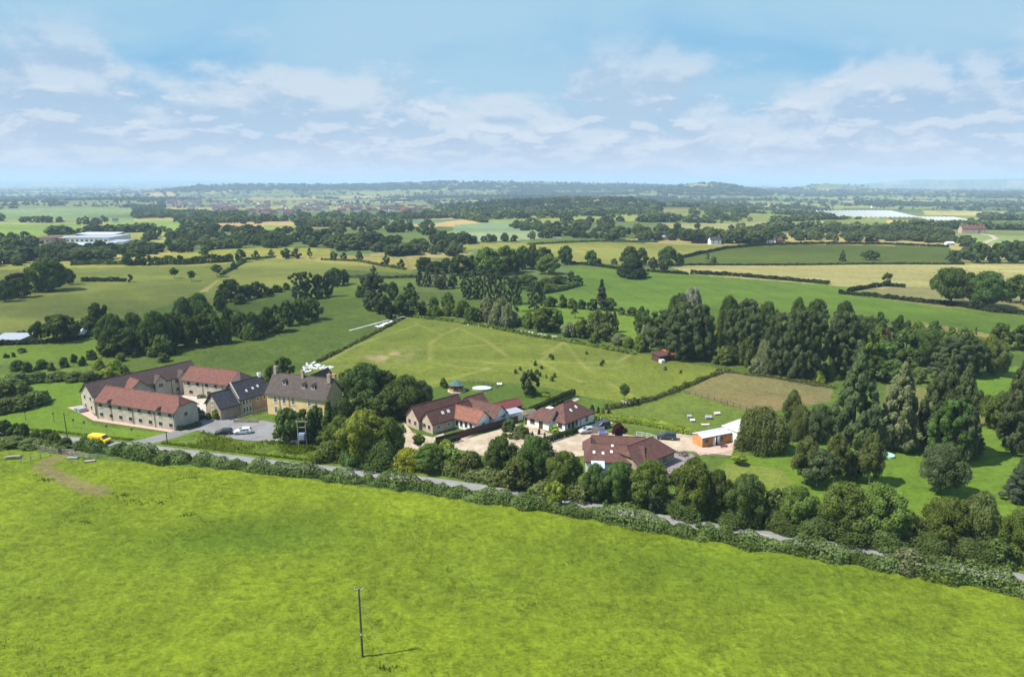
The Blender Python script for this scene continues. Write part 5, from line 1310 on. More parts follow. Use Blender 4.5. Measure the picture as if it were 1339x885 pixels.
hedge('lane_hedge', 'leafy hedge along the left lane end behind the rail fence', [(-160, 570), (-60, 576), (0, 580), (50, 584), (90, 590)], 2.6, 1.5, 'hedge', .22, 12, .3, vary=.4)
hedge('lane_hedge', 'unclipped hedge between the lane and the gravel drive', [(560, 612), (610, 622), (660, 632), (720, 644), (770, 655)], 4.5, 2.6, 'olive', .26, 12, .3, vary=.4)
hedge('garden_hedge', 'dark clipped hedge in front of the low brown fence by the farm house', [(570, 584), (584, 580), (600, 576)], 1.4, 1.5, 'box', .14, 30, .1, vary=.08, clipped=True)
hedge('garden_hedge', 'dark clipped hedge in front of the white bungalow', [(704, 583), (720, 577), (745, 569), (756, 564)], 1.3, 1.5, 'box', .14, 30, .1, vary=.08, clipped=True)
hedge('garden_hedge', 'tall dark clipped hedge beside the upper driveway', [(690, 546), (712, 536), (735, 525), (750, 518)], 1.5, 2.4, 'box', .15, 30, .1, vary=.06, clipped=True)
hedge('garden_hedge', 'bright lime green clipped hedge curving behind the long house', [(778, 548), (805, 551), (840, 555), (870, 560), (895, 567), (905, 568)], 1.8, 1.7, 'lime', .15, 26, .1, vary=.12, clipped=True)
hedge('field_hedge', 'thin hedge on the left edge of the small pasture by the paddock', [(790, 535), (822, 531), (850, 524), (880, 513), (900, 505), (925, 494), (944, 487)], 1.2, 1.3, 'olive', .2, 12, .4, vary=.5)
hedge('field_hedge', 'scrubby low hedge along the top of the brown paddock', [(946, 486), (990, 491), (1040, 499), (1092, 508)], 2.0, .9, 'olive', .22, 10, .4, vary=.5)
hedge('field_hedge', 'young green hedge across the garden lawn behind the pool', [(690, 520), (700, 516), (715, 520), (728, 522)], 1.6, .9, 'bright', .18, 14, .4, vary=.5)
hedge('field_hedge', 'rough hedge row behind the manor yard', [(340, 512), (352, 500), (362, 492)], 1.8, 1.2, 'dark', .2, 14, .3)
northP = offset_line(ROADW[np.argmin(np.hypot(*(ROADW - np.array(at(700, 650)[:2])).T)):], -4.0)
hedge('lane_hedge', 'dark continuous undergrowth beneath the roadside trees beyond the lane', northP[:-30:2], 3.6, 2.4, 'dark', .24, 11, .4, world=True, vary=.5)
hedge('garden_hedge', 'dark hedge at the foot of the pale right gable', [(233, 563), (248, 560), (262, 556)], 1.6, 1.3, 'dark', .16, 24, .2)
hedge('garden_hedge', 'low planting in the courtyard against the right hand range', [(258, 521), (272, 520), (284, 523)], 1.4, .9, 'olive', .16, 20, .3)
far_h = [
    ('dark hedge between the bright green field and the pale strip, its longer left stretch', [(903, 358), (960, 361), (1020, 366), (1085, 372)], 2.6, 2.2, 'box'),
    ('short dark hedge below the big oaks beyond the green field', [(738, 344), (770, 347), (808, 352), (820, 354)], 2.4, 2.0, 'box'),
    ('dark hedge right of the giant dark bush', [(846, 355), (870, 357), (900, 359)], 2.2, 1.8, 'box'),
    ('dark diagonal hedge at the corner copse', [(706, 385), (735, 380), (760, 373)], 2.4, 2.4, 'dark'),
    ('short clipped hedge beside the lone oak on the pale strip', [(1110, 381), (1140, 376), (1160, 374), (1184, 376)], 2.4, 2.0, 'box'),
    ('long dark hedge running under the right hand oaks', [(1097, 384), (1150, 389), (1200, 395), (1250, 400), (1300, 408), (1345, 412)], 2.4, 2.0, 'box'),
    ('dark broken hedge in the middle of the left field', [(107, 368), (138, 368), (141, 368), (166, 368)], 2.6, 2.2, 'box'),
    ('hedge between left field and yellow strip, left part', [(93, 347), (120, 346), (148, 346), (190, 346)], 3.0, 3.2, 'dark'),
    ('tall dark hedge between left field and yellow strip, right part', [(194, 347), (220, 346), (242, 346), (275, 344), (305, 342)], 3.4, 6.0, 'dark'),
    ('hedge dropping diagonally from the field tree to the round tree', [(321, 342), (305, 351), (289, 360)], 2.0, 1.8, 'dark'),
    ('dark hedge on the edge of the yellow strip beyond the round tree', [(322, 340), (345, 338), (360, 337)], 2.2, 1.6, 'dark'),
    ('long hedge crossing below the left field to the bright paddock', [(-60, 449), (0, 451), (60, 449), (100, 444), (130, 437)], 2.2, 1.6, 'box'),
    ('hedge above the white roofed barn', [(-60, 440), (0, 440), (50, 437), (110, 431), (135, 428)], 2.0, 1.3, 'box'),
    ('curved dark hedge along the near edge of the crop field', [(860, 347), (1000, 347), (1120, 346), (1260, 346)], 1.6, 1.2, 'box'),
    ('dark hedge curving along the far edge of the crop field', [(884, 339), (915, 332), (950, 325), (1000, 321), (1060, 319), (1160, 320), (1240, 323)], 2.6, 2.2, 'box'),
    ('low hedge between the yellow green fields', [(690, 320), (730, 318), (780, 316), (860, 317)], 2.2, 1.8, 'dark'),
    ('hedge under the row of small field trees', [(420, 340), (470, 342), (500, 348), (530, 353)], 2.0, 1.6, 'dark'),
    ('hedge across the pasture above the left clump', [(456, 363), (500, 364), (544, 363)], 1.8, 1.4, 'dark'),
    ('fence line of rough growth below the white strip', [(415, 474), (450, 456), (490, 436), (528, 416)], 1.2, .7, 'olive'),
    ('low rough hedge along the crest of the worn field', [(536, 414), (580, 419), (640, 428), (700, 440), (760, 450), (830, 463)], 2.0, 1.0, 'mid'),
]
for lab, P, w, h, c in far_h: hedge('field_hedge', lab, P, w, h, c, .55, 3.2, .25, vary=.25)

# distant trees: hedgerow trees and woods too many to tell apart
def blobs(px_py=None, W_=None, name='distant_trees', label=None, lod_switch=1100):
    pass
pts = []      # x, y, height, width, shade
def in_px(P, n, h0, h1):
    P = np.array(P, float); lo, hi = P.min(0), P.max(0); k = 0; tries = 0
    while k < n and tries < n * 30:
        tries += 1
        q = lo + rng.random(2) * (hi - lo)
        if not len(inpoly(np.array([q[0]]), np.array([q[1]]), P)): continue
        p = at(*q); pts.append((p.x, p.y, rng.uniform(h0, h1) * rng.choice((.5, .7, .8, .95)), rng.uniform(.9, 1.7), 0)); k += 1
def on_px(P, n, h0, h1):
    P = np.array(P, float); d = np.r_[0, np.cumsum(np.hypot(*np.diff(P, axis=0).T))]
    for i in range(n):
        s_ = rng.random() * d[-1]
        p = at(np.interp(s_, d, P[:, 0]) + rng.normal() * 1.0, np.interp(s_, d, P[:, 1]) + rng.normal() * .35); pts.append((p.x, p.y, rng.uniform(h0, h1), rng.uniform(.9, 1.3), 0))
in_px([(-80, 322), (0, 316), (38, 314), (50, 330), (70, 333), (100, 338), (0, 350), (-80, 356)], 60, 10, 15)
in_px([(60, 334), (110, 333), (165, 327), (240, 318), (330, 316), (440, 318), (440, 323), (330, 325), (240, 330), (165, 338), (100, 342), (60, 344)], 120, 8, 12)
in_px([(56, 330), (120, 329), (178, 324), (182, 327), (120, 333), (58, 335)], 34, 9, 12)
on_px([(112, 305), (140, 304), (175, 303), (205, 301)], 60, 7, 11)
in_px([(215, 308), (260, 303), (330, 300), (330, 316), (230, 318), (200, 316), (185, 320), (170, 312)], 60, 8, 13)
in_px([(330, 304), (420, 300), (425, 320), (330, 322)], 50, 8, 13)
in_px([(424, 296), (470, 290), (560, 290), (570, 300), (555, 305), (425, 304)], 50, 8, 13)
in_px([(424, 312), (470, 310), (500, 314), (558, 318), (560, 332), (500, 336), (470, 330), (424, 326)], 56, 9, 14)
in_px([(556, 300), (575, 306), (610, 312), (606, 336), (575, 335), (558, 330)], 30, 8, 12)
in_px([(230, 286), (300, 284), (400, 285), (420, 288), (330, 293), (230, 292)], 80, 8, 12)
in_px([(388, 281), (480, 282), (585, 281), (600, 284), (480, 287), (388, 286)], 120, 9, 14)
in_px([(586, 284), (589, 262), (620, 254), (670, 250), (760, 252), (820, 262), (862, 272), (866, 282), (760, 284), (660, 288), (610, 287)], 900, 10, 17)
in_px([(660, 296), (720, 292), (800, 291), (802, 300), (740, 304), (690, 303)], 60, 8, 12)
in_px([(703, 302), (760, 300), (880, 303), (960, 306), (1000, 304), (1000, 318), (940, 319), (880, 316), (800, 314), (703, 313)], 130, 8, 13)
on_px([(906, 318), (925, 317), (960, 318), (1000, 318)], 16, 12, 16)
on_px([(838, 290), (862, 290), (886, 289)], 40, 11, 14)
in_px([(896, 292), (900, 272), (930, 262), (975, 262), (985, 290)], 150, 10, 15)
in_px([(1000, 292), (1040, 300), (1000, 318), (960, 310)], 24, 8, 12)
in_px([(1000, 318), (1010, 306), (1094, 298), (1160, 298), (1240, 304), (1262, 316), (1240, 319), (1160, 316), (1060, 315)], 190, 8, 12)
in_px([(1262, 322), (1300, 326), (1345, 322), (1380, 330), (1380, 343), (1300, 343), (1262, 342)], 20, 9, 13)
in_px([(1160, 291), (1240, 291), (1300, 290), (1300, 293), (1230, 296), (1160, 293)], 40, 6, 9)
on_px([(1280, 284), (1339, 285), (1400, 286)], 26, 7, 10)
in_px([(1140, 268), (1260, 262), (1400, 266), (1400, 276), (1260, 276), (1140, 274)], 110, 8, 12)
in_px([(880, 300), (1000, 296), (1000, 301), (880, 303)], 8, 8, 11)
on_px([(0, 291), (60, 291), (110, 291), (175, 290)], 16, 8, 12)
in_px([(0, 256), (120, 252), (230, 256), (230, 268), (100, 270), (0, 272)], 150, 8, 12)
on_px([(1000, 306), (1040, 300), (1050, 300), (1094, 300)], 20, 8, 12)
on_px([(600, 318), (690, 314), (703, 312)], 10, 6, 9)
in_px([(420, 264), (520, 262), (520, 268), (420, 270)], 60, 9, 15)
# village trees
in_px([(225, 264), (330, 258), (540, 266), (560, 278), (400, 284), (230, 276)], 70, 5, 9)
# hedgerow network of the far country
a0, b0, i0_, j0 = far_cell(np.array([0.]), np.array([0.]))
N_ = 240000
th = rng.uniform(-R(44), R(44), N_); Dd = 950 * (11000 / 950) ** rng.random(N_)
xx, yy = Dd * np.sin(th), Dd * np.cos(th)
ok = yy > 0; xx, yy, Dd = xx[ok], yy[ok], Dd[ok]
a_, b_, i_, j_ = far_cell(xx, yy)
_, _, i2, j2 = far_cell(xx + 9 + Dd * .002, yy); _, _, i3, j3 = far_cell(xx, yy + 11 + Dd * .003)
side = (i2 != i_) | (i3 != i_)
edge = (side | (j2 != j_) | (j3 != j_)) & (_h(i_ + i2, j_ + j3, 77) > np.where(side, .15, .35))
wood = (vn(xx, yy, 620, 81) * .6 + vn(xx, yy, 240, 82) * .4 > .64 + .05 * (Dd < 1500))
fieldmask = np.ones(len(xx), bool)
for (P, c, r), (Pp, _, _) in zip(FW, FIELDS): fieldmask[inpoly(xx, yy, P)] = False
VP = np.array(wpoly([(215, 262), (330, 256), (560, 264), (575, 279), (400, 286), (215, 277)])); fieldmask[inpoly(xx, yy, VP)] = False
VP = np.array(wpoly([(1072, 287), (1215, 287), (1280, 291), (1280, 282), (1215, 273), (1090, 273)])); fieldmask[inpoly(xx, yy, VP)] = False
keepz = (edge | wood) & fieldmask & (Dd > 1000) & (rng.random(len(xx)) < np.clip(1200 / Dd + .3, .3, .75) * (1 + 1.0 * wood))
# thin out so that each distance band keeps a similar picture density
xx, yy, Dd = xx[keepz], yy[keepz], Dd[keepz]
print('far trees', len(xx))
for x, y, d_ in zip(xx, yy, Dd): pts.append((x, y, (3.8 + 7.5 * rng.random() ** 2) * (1 + d_ / 14000), rng.uniform(.9, 2.0), 0))
# skyline woods on the ridges
for P, n_, h_ in (([(200, 241), (420, 239), (600, 238), (760, 244), (1050, 246), (1050, 252), (600, 249), (200, 250)], 1300, 15), ([(0, 246), (200, 243), (300, 246), (300, 251), (0, 254)], 260, 12), ([(1040, 249), (1400, 247), (1400, 262), (1180, 256), (1040, 258)], 420, 12), ([(860, 248), (1000, 246), (1100, 252), (1100, 258), (860, 256)], 300, 11)):
    m0 = len(pts); in_px(P, n_, h_, h_ + 6)
    pts[m0:] = [(a, b, c, d * 2.4, e) for a, b, c, d, e in pts[m0:]]
pp = np.array(pts)
Dp = np.hypot(pp[:, 0], pp[:, 1])
def merged(sel, lod, name, label):
    prot = [crown_data('round', lod, 300 + s_) for s_ in range(5)]
    Vs, Fs, vs, base = [], [], [], 0
    H0, W0 = DIM['round']
    for s_ in range(5):
        q = pp[sel][s_::5]
        if not len(q): continue
        V, F_, v = prot[s_]
        ang = rng.uniform(0, 6.28, len(q)); ca_, sa_ = np.cos(ang), np.sin(ang)
        k = (q[:, 2] / H0); kw = k * q[:, 3] * 1.05
        X_ = (V[None, :, 0] * ca_[:, None] - V[None, :, 1] * sa_[:, None]) * kw[:, None] + q[:, 0:1]
        Y_ = (V[None, :, 0] * sa_[:, None] + V[None, :, 1] * ca_[:, None]) * kw[:, None] + q[:, 1:2]
        Z_ = (V[None, :, 2] - .6) * k[:, None] + Hgt(q[:, 0], q[:, 1])[:, None]
        nV = V.shape[0]
        Vs.append(np.stack([X_, Y_, Z_], -1).reshape(-1, 3))
        Fs.append((F_[None] + (np.arange(len(q)) * nV)[:, None, None]).reshape(-1, 4) + base)
        vs.append((np.clip(v[None] * .6 + rng.random(len(q))[:, None] * .5 - .05, 0, 1)).ravel())
        base += len(q) * nV
    V, F_, v = np.vstack(Vs), np.vstack(Fs), np.concatenate(vs)
    o = link(name, fast_mesh(name, V, F_, LM['fartree'], attr=v))
    print(name, sel.sum(), len(F_))
    return tag(o, label, kind='stuff')
LM['fartree'] = leafmat('leaf_far', (.072, .10, .036), .2, .0, .0, c2=(.14, .17, .058), nsc=.022)
merged(Dp < 1000, 1, 'distant_trees', 'hedgerow trees and copses in the middle distance')
merged((Dp >= 1000) & (Dp < 2600), 2, 'distant_trees', 'woods and hedgerow trees round the far village')
merged(Dp >= 2600, 3, 'distant_trees', 'woods and hedgerow trees out to the horizon')

# undergrowth, rank grass
def tufts(name, label, x, y, h, sp_, c, blades=3):
    n = len(x); z = Hgt(x, y)
    V = []; 
    P = np.repeat(np.c_[x, y, z], blades, 0); hh = np.repeat(h, blades) * rng.uniform(.6, 1.2, n * blades)
    a = rng.uniform(0, 6.28, n * blades); lean = rng.uniform(.1, .6, n * blades); w = hh * .3
    dx, dy = np.cos(a), np.sin(a)
    A_ = P + np.c_[-dy * w, dx * w, -.1 + 0 * w]; B_ = P + np.c_[dy * w, -dx * w, -.1 + 0 * w]
    T_ = P + np.c_[dx * hh * lean, dy * hh * lean, hh]
    V = np.stack([A_, B_, T_ + np.c_[dy, -dx, 0 * a] * .3 * w[:, None], T_ - np.c_[dy, -dx, 0 * a] * .3 * w[:, None]], 1).reshape(-1, 3)
    v = np.clip(np.repeat(vn(x, y, 5, 91) * .7 + rng.random(n) * .3, blades * 4), 0, 1)
    return tag(link(name, fast_mesh(name, V, np.arange(len(V)).reshape(-1, 4), LM[c], attr=v)), label, kind='stuff')
LM['grass'] = leafmat('leaf_grass', (.19, .23, .03), .3, 0, 0)
LM['rank'] = leafmat('leaf_rank', (.12, .15, .035), .3, 0, 0)
Pf = FW[-1][0]
n = 60000
th = rng.uniform(-R(43), R(43), n); Dd = 62 + (rng.random(n) ** .8) * 130
x, y = Dd * np.sin(th), Dd * np.cos(th)
k = inpoly(x, y, Pf); x, y = x[k], y[k]
k = pdist(x, y, ROADW[::4]) > 7; x, y = x[k], y[k]
k = pdist(x, y, TRACK) > 2.2; x, y = x[k], y[k]
q = vn(x, y, 2.6, 51) * .4 + vn(x, y, 9, 52) * .6
k = q > .2 + .5 * rng.random(len(x)); x, y, q = x[k], y[k], q[k]
tufts('grass', 'meadow grass tufts in the foreground field', x, y, .08 + .12 * q, 0, 'grass')
cl = [(175, 655, .9), (196, 657, .9), (214, 657, .5), (160, 648, .5), (245, 625, .8), (45, 622, .5), (56, 627, .4), (63, 628, .4), (243, 673, .5), (112, 683, .4), (508, 873, .5), (744, 737, .35)]
X_, Y_ = [], []
for px, py, s_ in cl:
    p = at(px, py); m_ = int(70 * s_)
    X_.append(p.x + rng.normal(size=m_) * s_ * 1.6); Y_.append(p.y + rng.normal(size=m_) * s_ * 1.1)
# rough bank between the lane and the car park, verges
k = inpoly(*(lambda a: (a[:, 0], a[:, 1]))(np.c_[rng.uniform(-90, -5, 30000), rng.uniform(120, 165, 30000)]), FW[-2][0])
tufts('weeds', 'nettles and thistles in clumps in the foreground field', np.concatenate(X_), np.concatenate(Y_), rng.uniform(.1, .3, len(np.concatenate(X_))), 0, 'rank')
xx = rng.uniform(-90, -5, 30000); yy = rng.uniform(120, 165, 30000)
k = inpoly(xx, yy, FW[-2][0]); xx, yy = xx[k], yy[k]
k = (pdist(xx, yy, ROADW[::3]) > 3.8) & (pdist(xx, yy, np.array(wpoly(SIDEROAD))) > 4); xx, yy = xx[k], yy[k]
k = inpoly(xx, yy, np.array(wpoly(PAVED['car_park']))); mk = np.ones(len(xx), bool); mk[k] = False; xx, yy = xx[mk], yy[mk]
tufts('rough_grass', 'long rough grass on the bank above the lane', xx, yy, .15 + .45 * ss(vn(xx, yy, 7, 93), .35, .7), 0, 'grass')
# verge growth beside the lane
q = ROADW[rng.integers(0, len(ROADW) - 1, 16000)] ; sgn = np.where(rng.random(len(q)) < .5, -1, 1)
tn = np.gradient(ROADW, axis=0); tn /= np.hypot(*tn.T)[:, None]
idx_ = rng.integers(0, len(ROADW), 16000); off = (2.75 + rng.random(16000) * .9) * sgn
q = ROADW[idx_] + np.c_[-tn[idx_, 1], tn[idx_, 0]] * off[:, None] + tn[idx_] * rng.uniform(-1, 1, (16000, 1))
k = (pdist(q[:, 0], q[:, 1], np.array(wpoly(SIDEROAD))) > 3.6) & (q[:, 1] > 20); q = q[k]
tufts('verge', 'long grass on the lane verges', q[:, 0], q[:, 1], rng.uniform(.2, .5, len(q)), 0, 'grass')
# ---------------------------------------------------------------- vehicles
def loft(m_, st, mi=0):
    """stations (x, [(y, z) ...]) joined into a closed skin"""
    n = len(st[0][1]); b = len(m_.v)
    vs = [(x, y, z) for x, pr in st for y, z in pr]
    fs = []
    for i in range(len(st) - 1):
        for j in range(n):
            a, c = i * n + j, i * n + (j + 1) % n
            fs.append((a, c, c + n, a + n))
    fs.append(tuple(range(n))[::-1]); fs.append(tuple((len(st) - 1) * n + j for j in range(n)))
    m_.add(vs, fs, mi)
def car(name, label, px, py, ang, paint, kind='hatch'):
    p = at(px, py); r = empty(name, (p.x, p.y, p.z + .12), ang, label, 'van' if kind == 'van' else 'car')
    if kind == 'van':
        Lc, W = 4.95, 1.0
        prof = [(-2.45, .45, 1.0, 1.9), (-2.4, .35, 1.05, 1.97), (0.9, .3, 1.1, 1.98), (1.25, .3, 1.1, 1.93), (2.0, .3, 1.08, 1.15), (2.4, .35, .95, 1.0), (2.5, .45, .8, .82)]
        ws, wr, wx = 'van', .34, (-1.55, 1.65)
    elif kind == 'suv':
        W = .95; prof = [(-2.3, .5, .95, 1.0), (-2.2, .35, .98, 1.55), (-1.9, .3, 1.0, 1.72), (.2, .3, 1.0, 1.72), (1.05, .3, 1.02, 1.06), (2.1, .35, .88, .9), (2.3, .45, .7, .72)]
        ws, wr, wx = 'car', .36, (-1.4, 1.4)
    else:
        W = .88; prof = [(-2.0, .45, .85, .9), (-1.9, .32, .9, 1.1), (-1.5, .28, .92, 1.42), (.05, .28, .92, 1.47), (.95, .28, .93, .98), (1.85, .32, .78, .8), (2.05, .42, .6, .62)]
        ws, wr, wx = 'car', .31, (-1.25, 1.28)
    m_ = MB(); st = []
    for x, zl, zb, zt in prof:
        e = .88 if x in (prof[0][0], prof[-1][0]) else 1
        t_ = .8 if kind != 'van' else .9
        st.append((x, [(-W * e, zl + .05), (-W * e * .9, zl), (W * e * .9, zl), (W * e, zl + .05), (W * e, zb), (W * t_ * e, zt - .04), (W * t_ * e * .9, zt), (-W * t_ * e * .9, zt), (-W * t_ * e, zt - .04), (-W * e, zb)]))
    loft(m_, st); body = m_.build('body', MT[paint], r)
    # glass: windscreen, sides, rear
    def quad(nm, pts, out):
        o_ = Vector(out) * .012
        MB().add([Vector(q) + o_ for q in pts] , [(0, 1, 2, 3)]).build(nm, MT['glass'], r)
    def lerp(a, b, t_): return tuple(a[i] + (b[i] - a[i]) * t_ for i in range(3))
    def pane_(i0, i1, side, nm='side_window', f0=.1, f1=.9):
        (xa, _, zba, zta), (xb, _, zbb, ztb) = prof[i0], prof[i1]
        t_ = .8 if kind != 'van' else .9
        A_, B_ = (xa, side * W, zba), (xb, side * W, zbb); C_, D_ = (xb, side * W * t_, ztb - .04), (xa, side * W * t_, zta - .04)
        q = [lerp(A_, B_, f0), lerp(A_, B_, f1), lerp(D_, C_, f1), lerp(D_, C_, f0)]
        q = [lerp(q[0], q[3], .08), lerp(q[1], q[2], .08), lerp(q[1], q[2], .85), lerp(q[0], q[3], .85)]
        if side > 0: q = q[::-1]
        quad(nm, q, (0, side, .25))
    for sd_ in (-1, 1):
        if kind == 'van':
            pane_(2, 4, sd_, f0=.02, f1=.6)
        elif kind == 'suv':
            pane_(2, 3, sd_, f0=.0, f1=.46); pane_(2, 3, sd_, f0=.5, f1=.97); pane_(3, 4, sd_, f0=.02, f1=.55)
        else:
            pane_(2, 3, sd_, f0=.02, f1=.46); pane_(2, 3, sd_, f0=.5, f1=.97); pane_(3, 4, sd_, f0=.02, f1=.55)
    i = 3
    (xa, _, _, za), (xb, _, zbb, zb_) = prof[3], prof[4]
    k0, k1 = .06, .92
    pa, pb = (xa + (xb - xa) * k0, za + (zb_ - za) * k0), (xa + (xb - xa) * k1, za + (zb_ - za) * k1)
    tw = W * (.72 if kind != 'van' else .8)
    quad('windscreen', [(pa[0], -tw * .92, pa[1]), (pb[0], -tw, pb[1]), (pb[0], tw, pb[1]), (pa[0], tw * .92, pa[1])], (.6, 0, 1.2))
    if kind != 'van':
        (xa, _, _, za), (xb, _, _, zb_) = prof[1], prof[2]
        quad('rear_window', [(xa, tw * .9, za), (xa + (xb - xa) * .85, tw * .9, za + (zb_ - za) * .85), (xa + (xb - xa) * .85, -tw * .9, za + (zb_ - za) * .85), (xa, -tw * .9, za)], (-1.2, 0, .6))
    for x in wx:
        for sd_ in (-1, 1):
            w_ = MB().tube((x, sd_ * (W - .2), wr), (x, sd_ * (W + .02), wr), wr, n=14).build('wheel', MT['tyre'], r)
            MB().tube((x, sd_ * (W + .0), wr), (x, sd_ * (W + .04), wr), wr * .58, n=10).build('rim', MT['rim'], w_)
    for sd_ in (-1, 1):
        xe = prof[-1][0]; xr = prof[0][0]
        MB().box(xe - .28, xe - .02, sd_ * W * .78 - .16, sd_ * W * .78 + .16, prof[-1][2] - .14, prof[-1][2] + .02).build('headlight', MT['headlight'], r)
        MB().box(xr - .015, xr + .1, sd_ * W * .76 - .1, sd_ * W * .76 + .1, .75, 1.0).build('tail_light', MT['redlight'], r)
        MB().box(prof[4][0] - .55, prof[4][0] - .4, sd_ * (W + .1) - .1, sd_ * (W + .1) + .1, 1.0, 1.16).build('wing_mirror', MT[paint if kind != 'van' else 'pipe'], r)
    MB().box(prof[-1][0] - .1, prof[-1][0] + .03, -W * .7, W * .7, .36, .56).build('bumper', MT['pipe'] if kind != 'hatch' else MT[paint], r)
    return r
car('panel_van', 'bright yellow panel van driving along the lane by the stone building', 131, 579, R(-14), 'yellowpaint', 'van')
car('parked_car', 'white hatchback parked beside the slate roofed stone house', 318, 567, R(192), 'whitepaint')
car('parked_car', 'dark car half hidden by the grass bank left of the white hatchback', 293, 568, R(196), 'darkpaint')
car('parked_car', 'silver car parked behind the white bungalow', 767, 566, R(200), 'silverpaint')
car('parked_car', 'dark blue estate car with pale roof beside the silver car', 786, 560, R(205), 'navypaint', 'suv')
car('parked_car', 'black four wheel drive parked by the lime green hedge', 871, 574, R(170), 'darkpaint', 'suv')
car('parked_car', 'small dark car beside the end wall of the stone range', 262, 548, R(60), 'darkpaint')

# ---------------------------------------------------------------- poles, fences, small things
def xpost(P, z0, z1, r0, r1, name, mat, par): return MB().tube((P[0], P[1], z0), (P[0], P[1], z1), r0, r1, 8).build(name, MT[mat], par)
p, Hh, zc = span(474, 858, 769)
rt = empty('utility_pole', p, 0, 'wooden utility pole with a crossarm standing in the foreground field', 'pole')
xpost((0, 0), -.5, Hh, .16, .11, 'pole', 'wood', rt)
MB().box(-.62, .62, -.05, .05, Hh - .22, Hh - .1).build('crossarm', MT['greywood'], rt)
for x in (-.55, 0, .55): MB().tube((x, 0, Hh - .1), (x, 0, Hh + .12), .05, .03, 8).build('insulator', MT['white'], rt)
MB().box(-.1, .1, -.19, -.15, Hh * .33, Hh * .33 + .22).build('warning_plate', MT['white'], rt)
q = at(508, 874); dq = Vector((q.x - p.x, q.y - p.y, q.z - p.z))
MB().tube((0, 0, Hh - .5), dq, .017, n=5).build('stay_wire', MT['metal'], rt)
def polew(px, py, ty, label, r0=.12, arm=False, name='utility_pole', mat='wood', cat='pole'):
    p, h_, zc = span(px, py, ty)
    rt = empty(name, p, 0, label, cat)
    xpost((0, 0), -.4, h_, r0, r0 * .75, 'shaft', mat, rt)
    if arm: MB().box(-.8, .8, -.05, .05, h_ - .3, h_ - .18).build('crossarm', MT[mat], rt)
    else: MB().tube((0, 0, h_), (0, 0, h_ + .08), r0 * .95, r0 * .5, 8).build('cap', MT['pipe'], rt)
    return rt, h_
polew(89, 577, 540, 'dark wooden pole by the lane between gate and lawn')
polew(219, 581, 565, 'short dark wooden post at the side road junction', .14)
for i, (px, py, ty) in enumerate([(97, 560, 548), (111, 562, 551), (140, 567, 556), (173, 570, 560)]):
    p, h_, zc = span(px, py, ty)
    rt = empty('lawn_lamp', p, 0, 'short lamp post with black round head on the lawn, %s from the left' % ORD[i], 'lamp post', 'lamp posts along the lawn')
    xpost((0, 0), -.2, h_ - .4, .05, .04, 'post', 'metal', rt)
    MB().tube((0, 0, h_ - .45), (0, 0, h_ - .1), .16, .28, 10).tube((0, 0, h_ - .1), (0, 0, h_ + .08), .3, .12, 10).build('lamp_head', MT['pipe'], rt)
for i, (px, py, ty) in enumerate([(34, 550, 539), (71, 552, 541)]):
    p, h_, zc = span(px, py, ty)
    rt = empty('lawn_post', p, 0, 'thin dark post on the lawn, %s from the left edge' % ORD[i], 'post', 'thin posts on the lawn')
    xpost((0, 0), -.2, h_, .06, .05, 'shaft', 'wood', rt); MB().box(-.12, .12, -.08, .08, h_ - .1, h_ + .3).build('post_head', MT['pipe'], rt)
# twin pole transformer
p, h_, zc = span(391, 587, 551)
rt = empty('transformer_pole', p, 0, 'twin wooden pole frame carrying a blue grey transformer above the lane', 'transformer')
q = at(401, 585); dx = q.x - p.x; dx = max(1.8, dx)
xpost((0, 0), -.4, h_, .13, .1, 'pole', 'greywood', rt); xpost((dx, .1), -.4, h_, .13, .1, 'pole', 'greywood', rt)
MB().box(-.3, dx + .3, -.06, .1, h_ - .12, h_ + .03).build('crossarm', MT['greywood'], rt)
MB().box(-.1, dx + .1, -.06, .1, h_ * .78, h_ * .78 + .12).build('crossarm', MT['greywood'], rt)
for x in (-.1, dx / 2, dx + .1): MB().tube((x, 0, h_), (x, 0, h_ + .25), .05, .03, 8).build('insulator', MT['white'], rt)
tr = MB().box(.35, dx - .15, -.75, .0, h_ * .36, h_ * .6).build('transformer_tank', plain('blue_grey_paint', (.22, .32, .45), .5, .1), rt)
MB().box(.42, dx - .22, -.95, -.76, h_ * .4, h_ * .56).build('cooling_fins', MT['metal'], tr)
MB().box(.0, dx, -.8, .05, h_ * .34, h_ * .36).build('platform', MT['wood'], rt)
tag(MB().add([(-1.2, -.7, 0), (1.4, -.7, 0), (1.4, .7, .1), (-1.2, .7, 0), (-1.0, -.5, .5), (1.2, -.5, .9), (1.2, .5, 1.0), (-1.0, .5, .6)], [(0, 3, 2, 1), (4, 5, 6, 7), (0, 1, 5, 4), (1, 2, 6, 5), (2, 3, 7, 6), (3, 0, 4, 7)]).build('covered_trailer', MT['white'], None, at(386, 579)), 'white tarpaulin covered load beside the twin pole frame', 'tarpaulin')

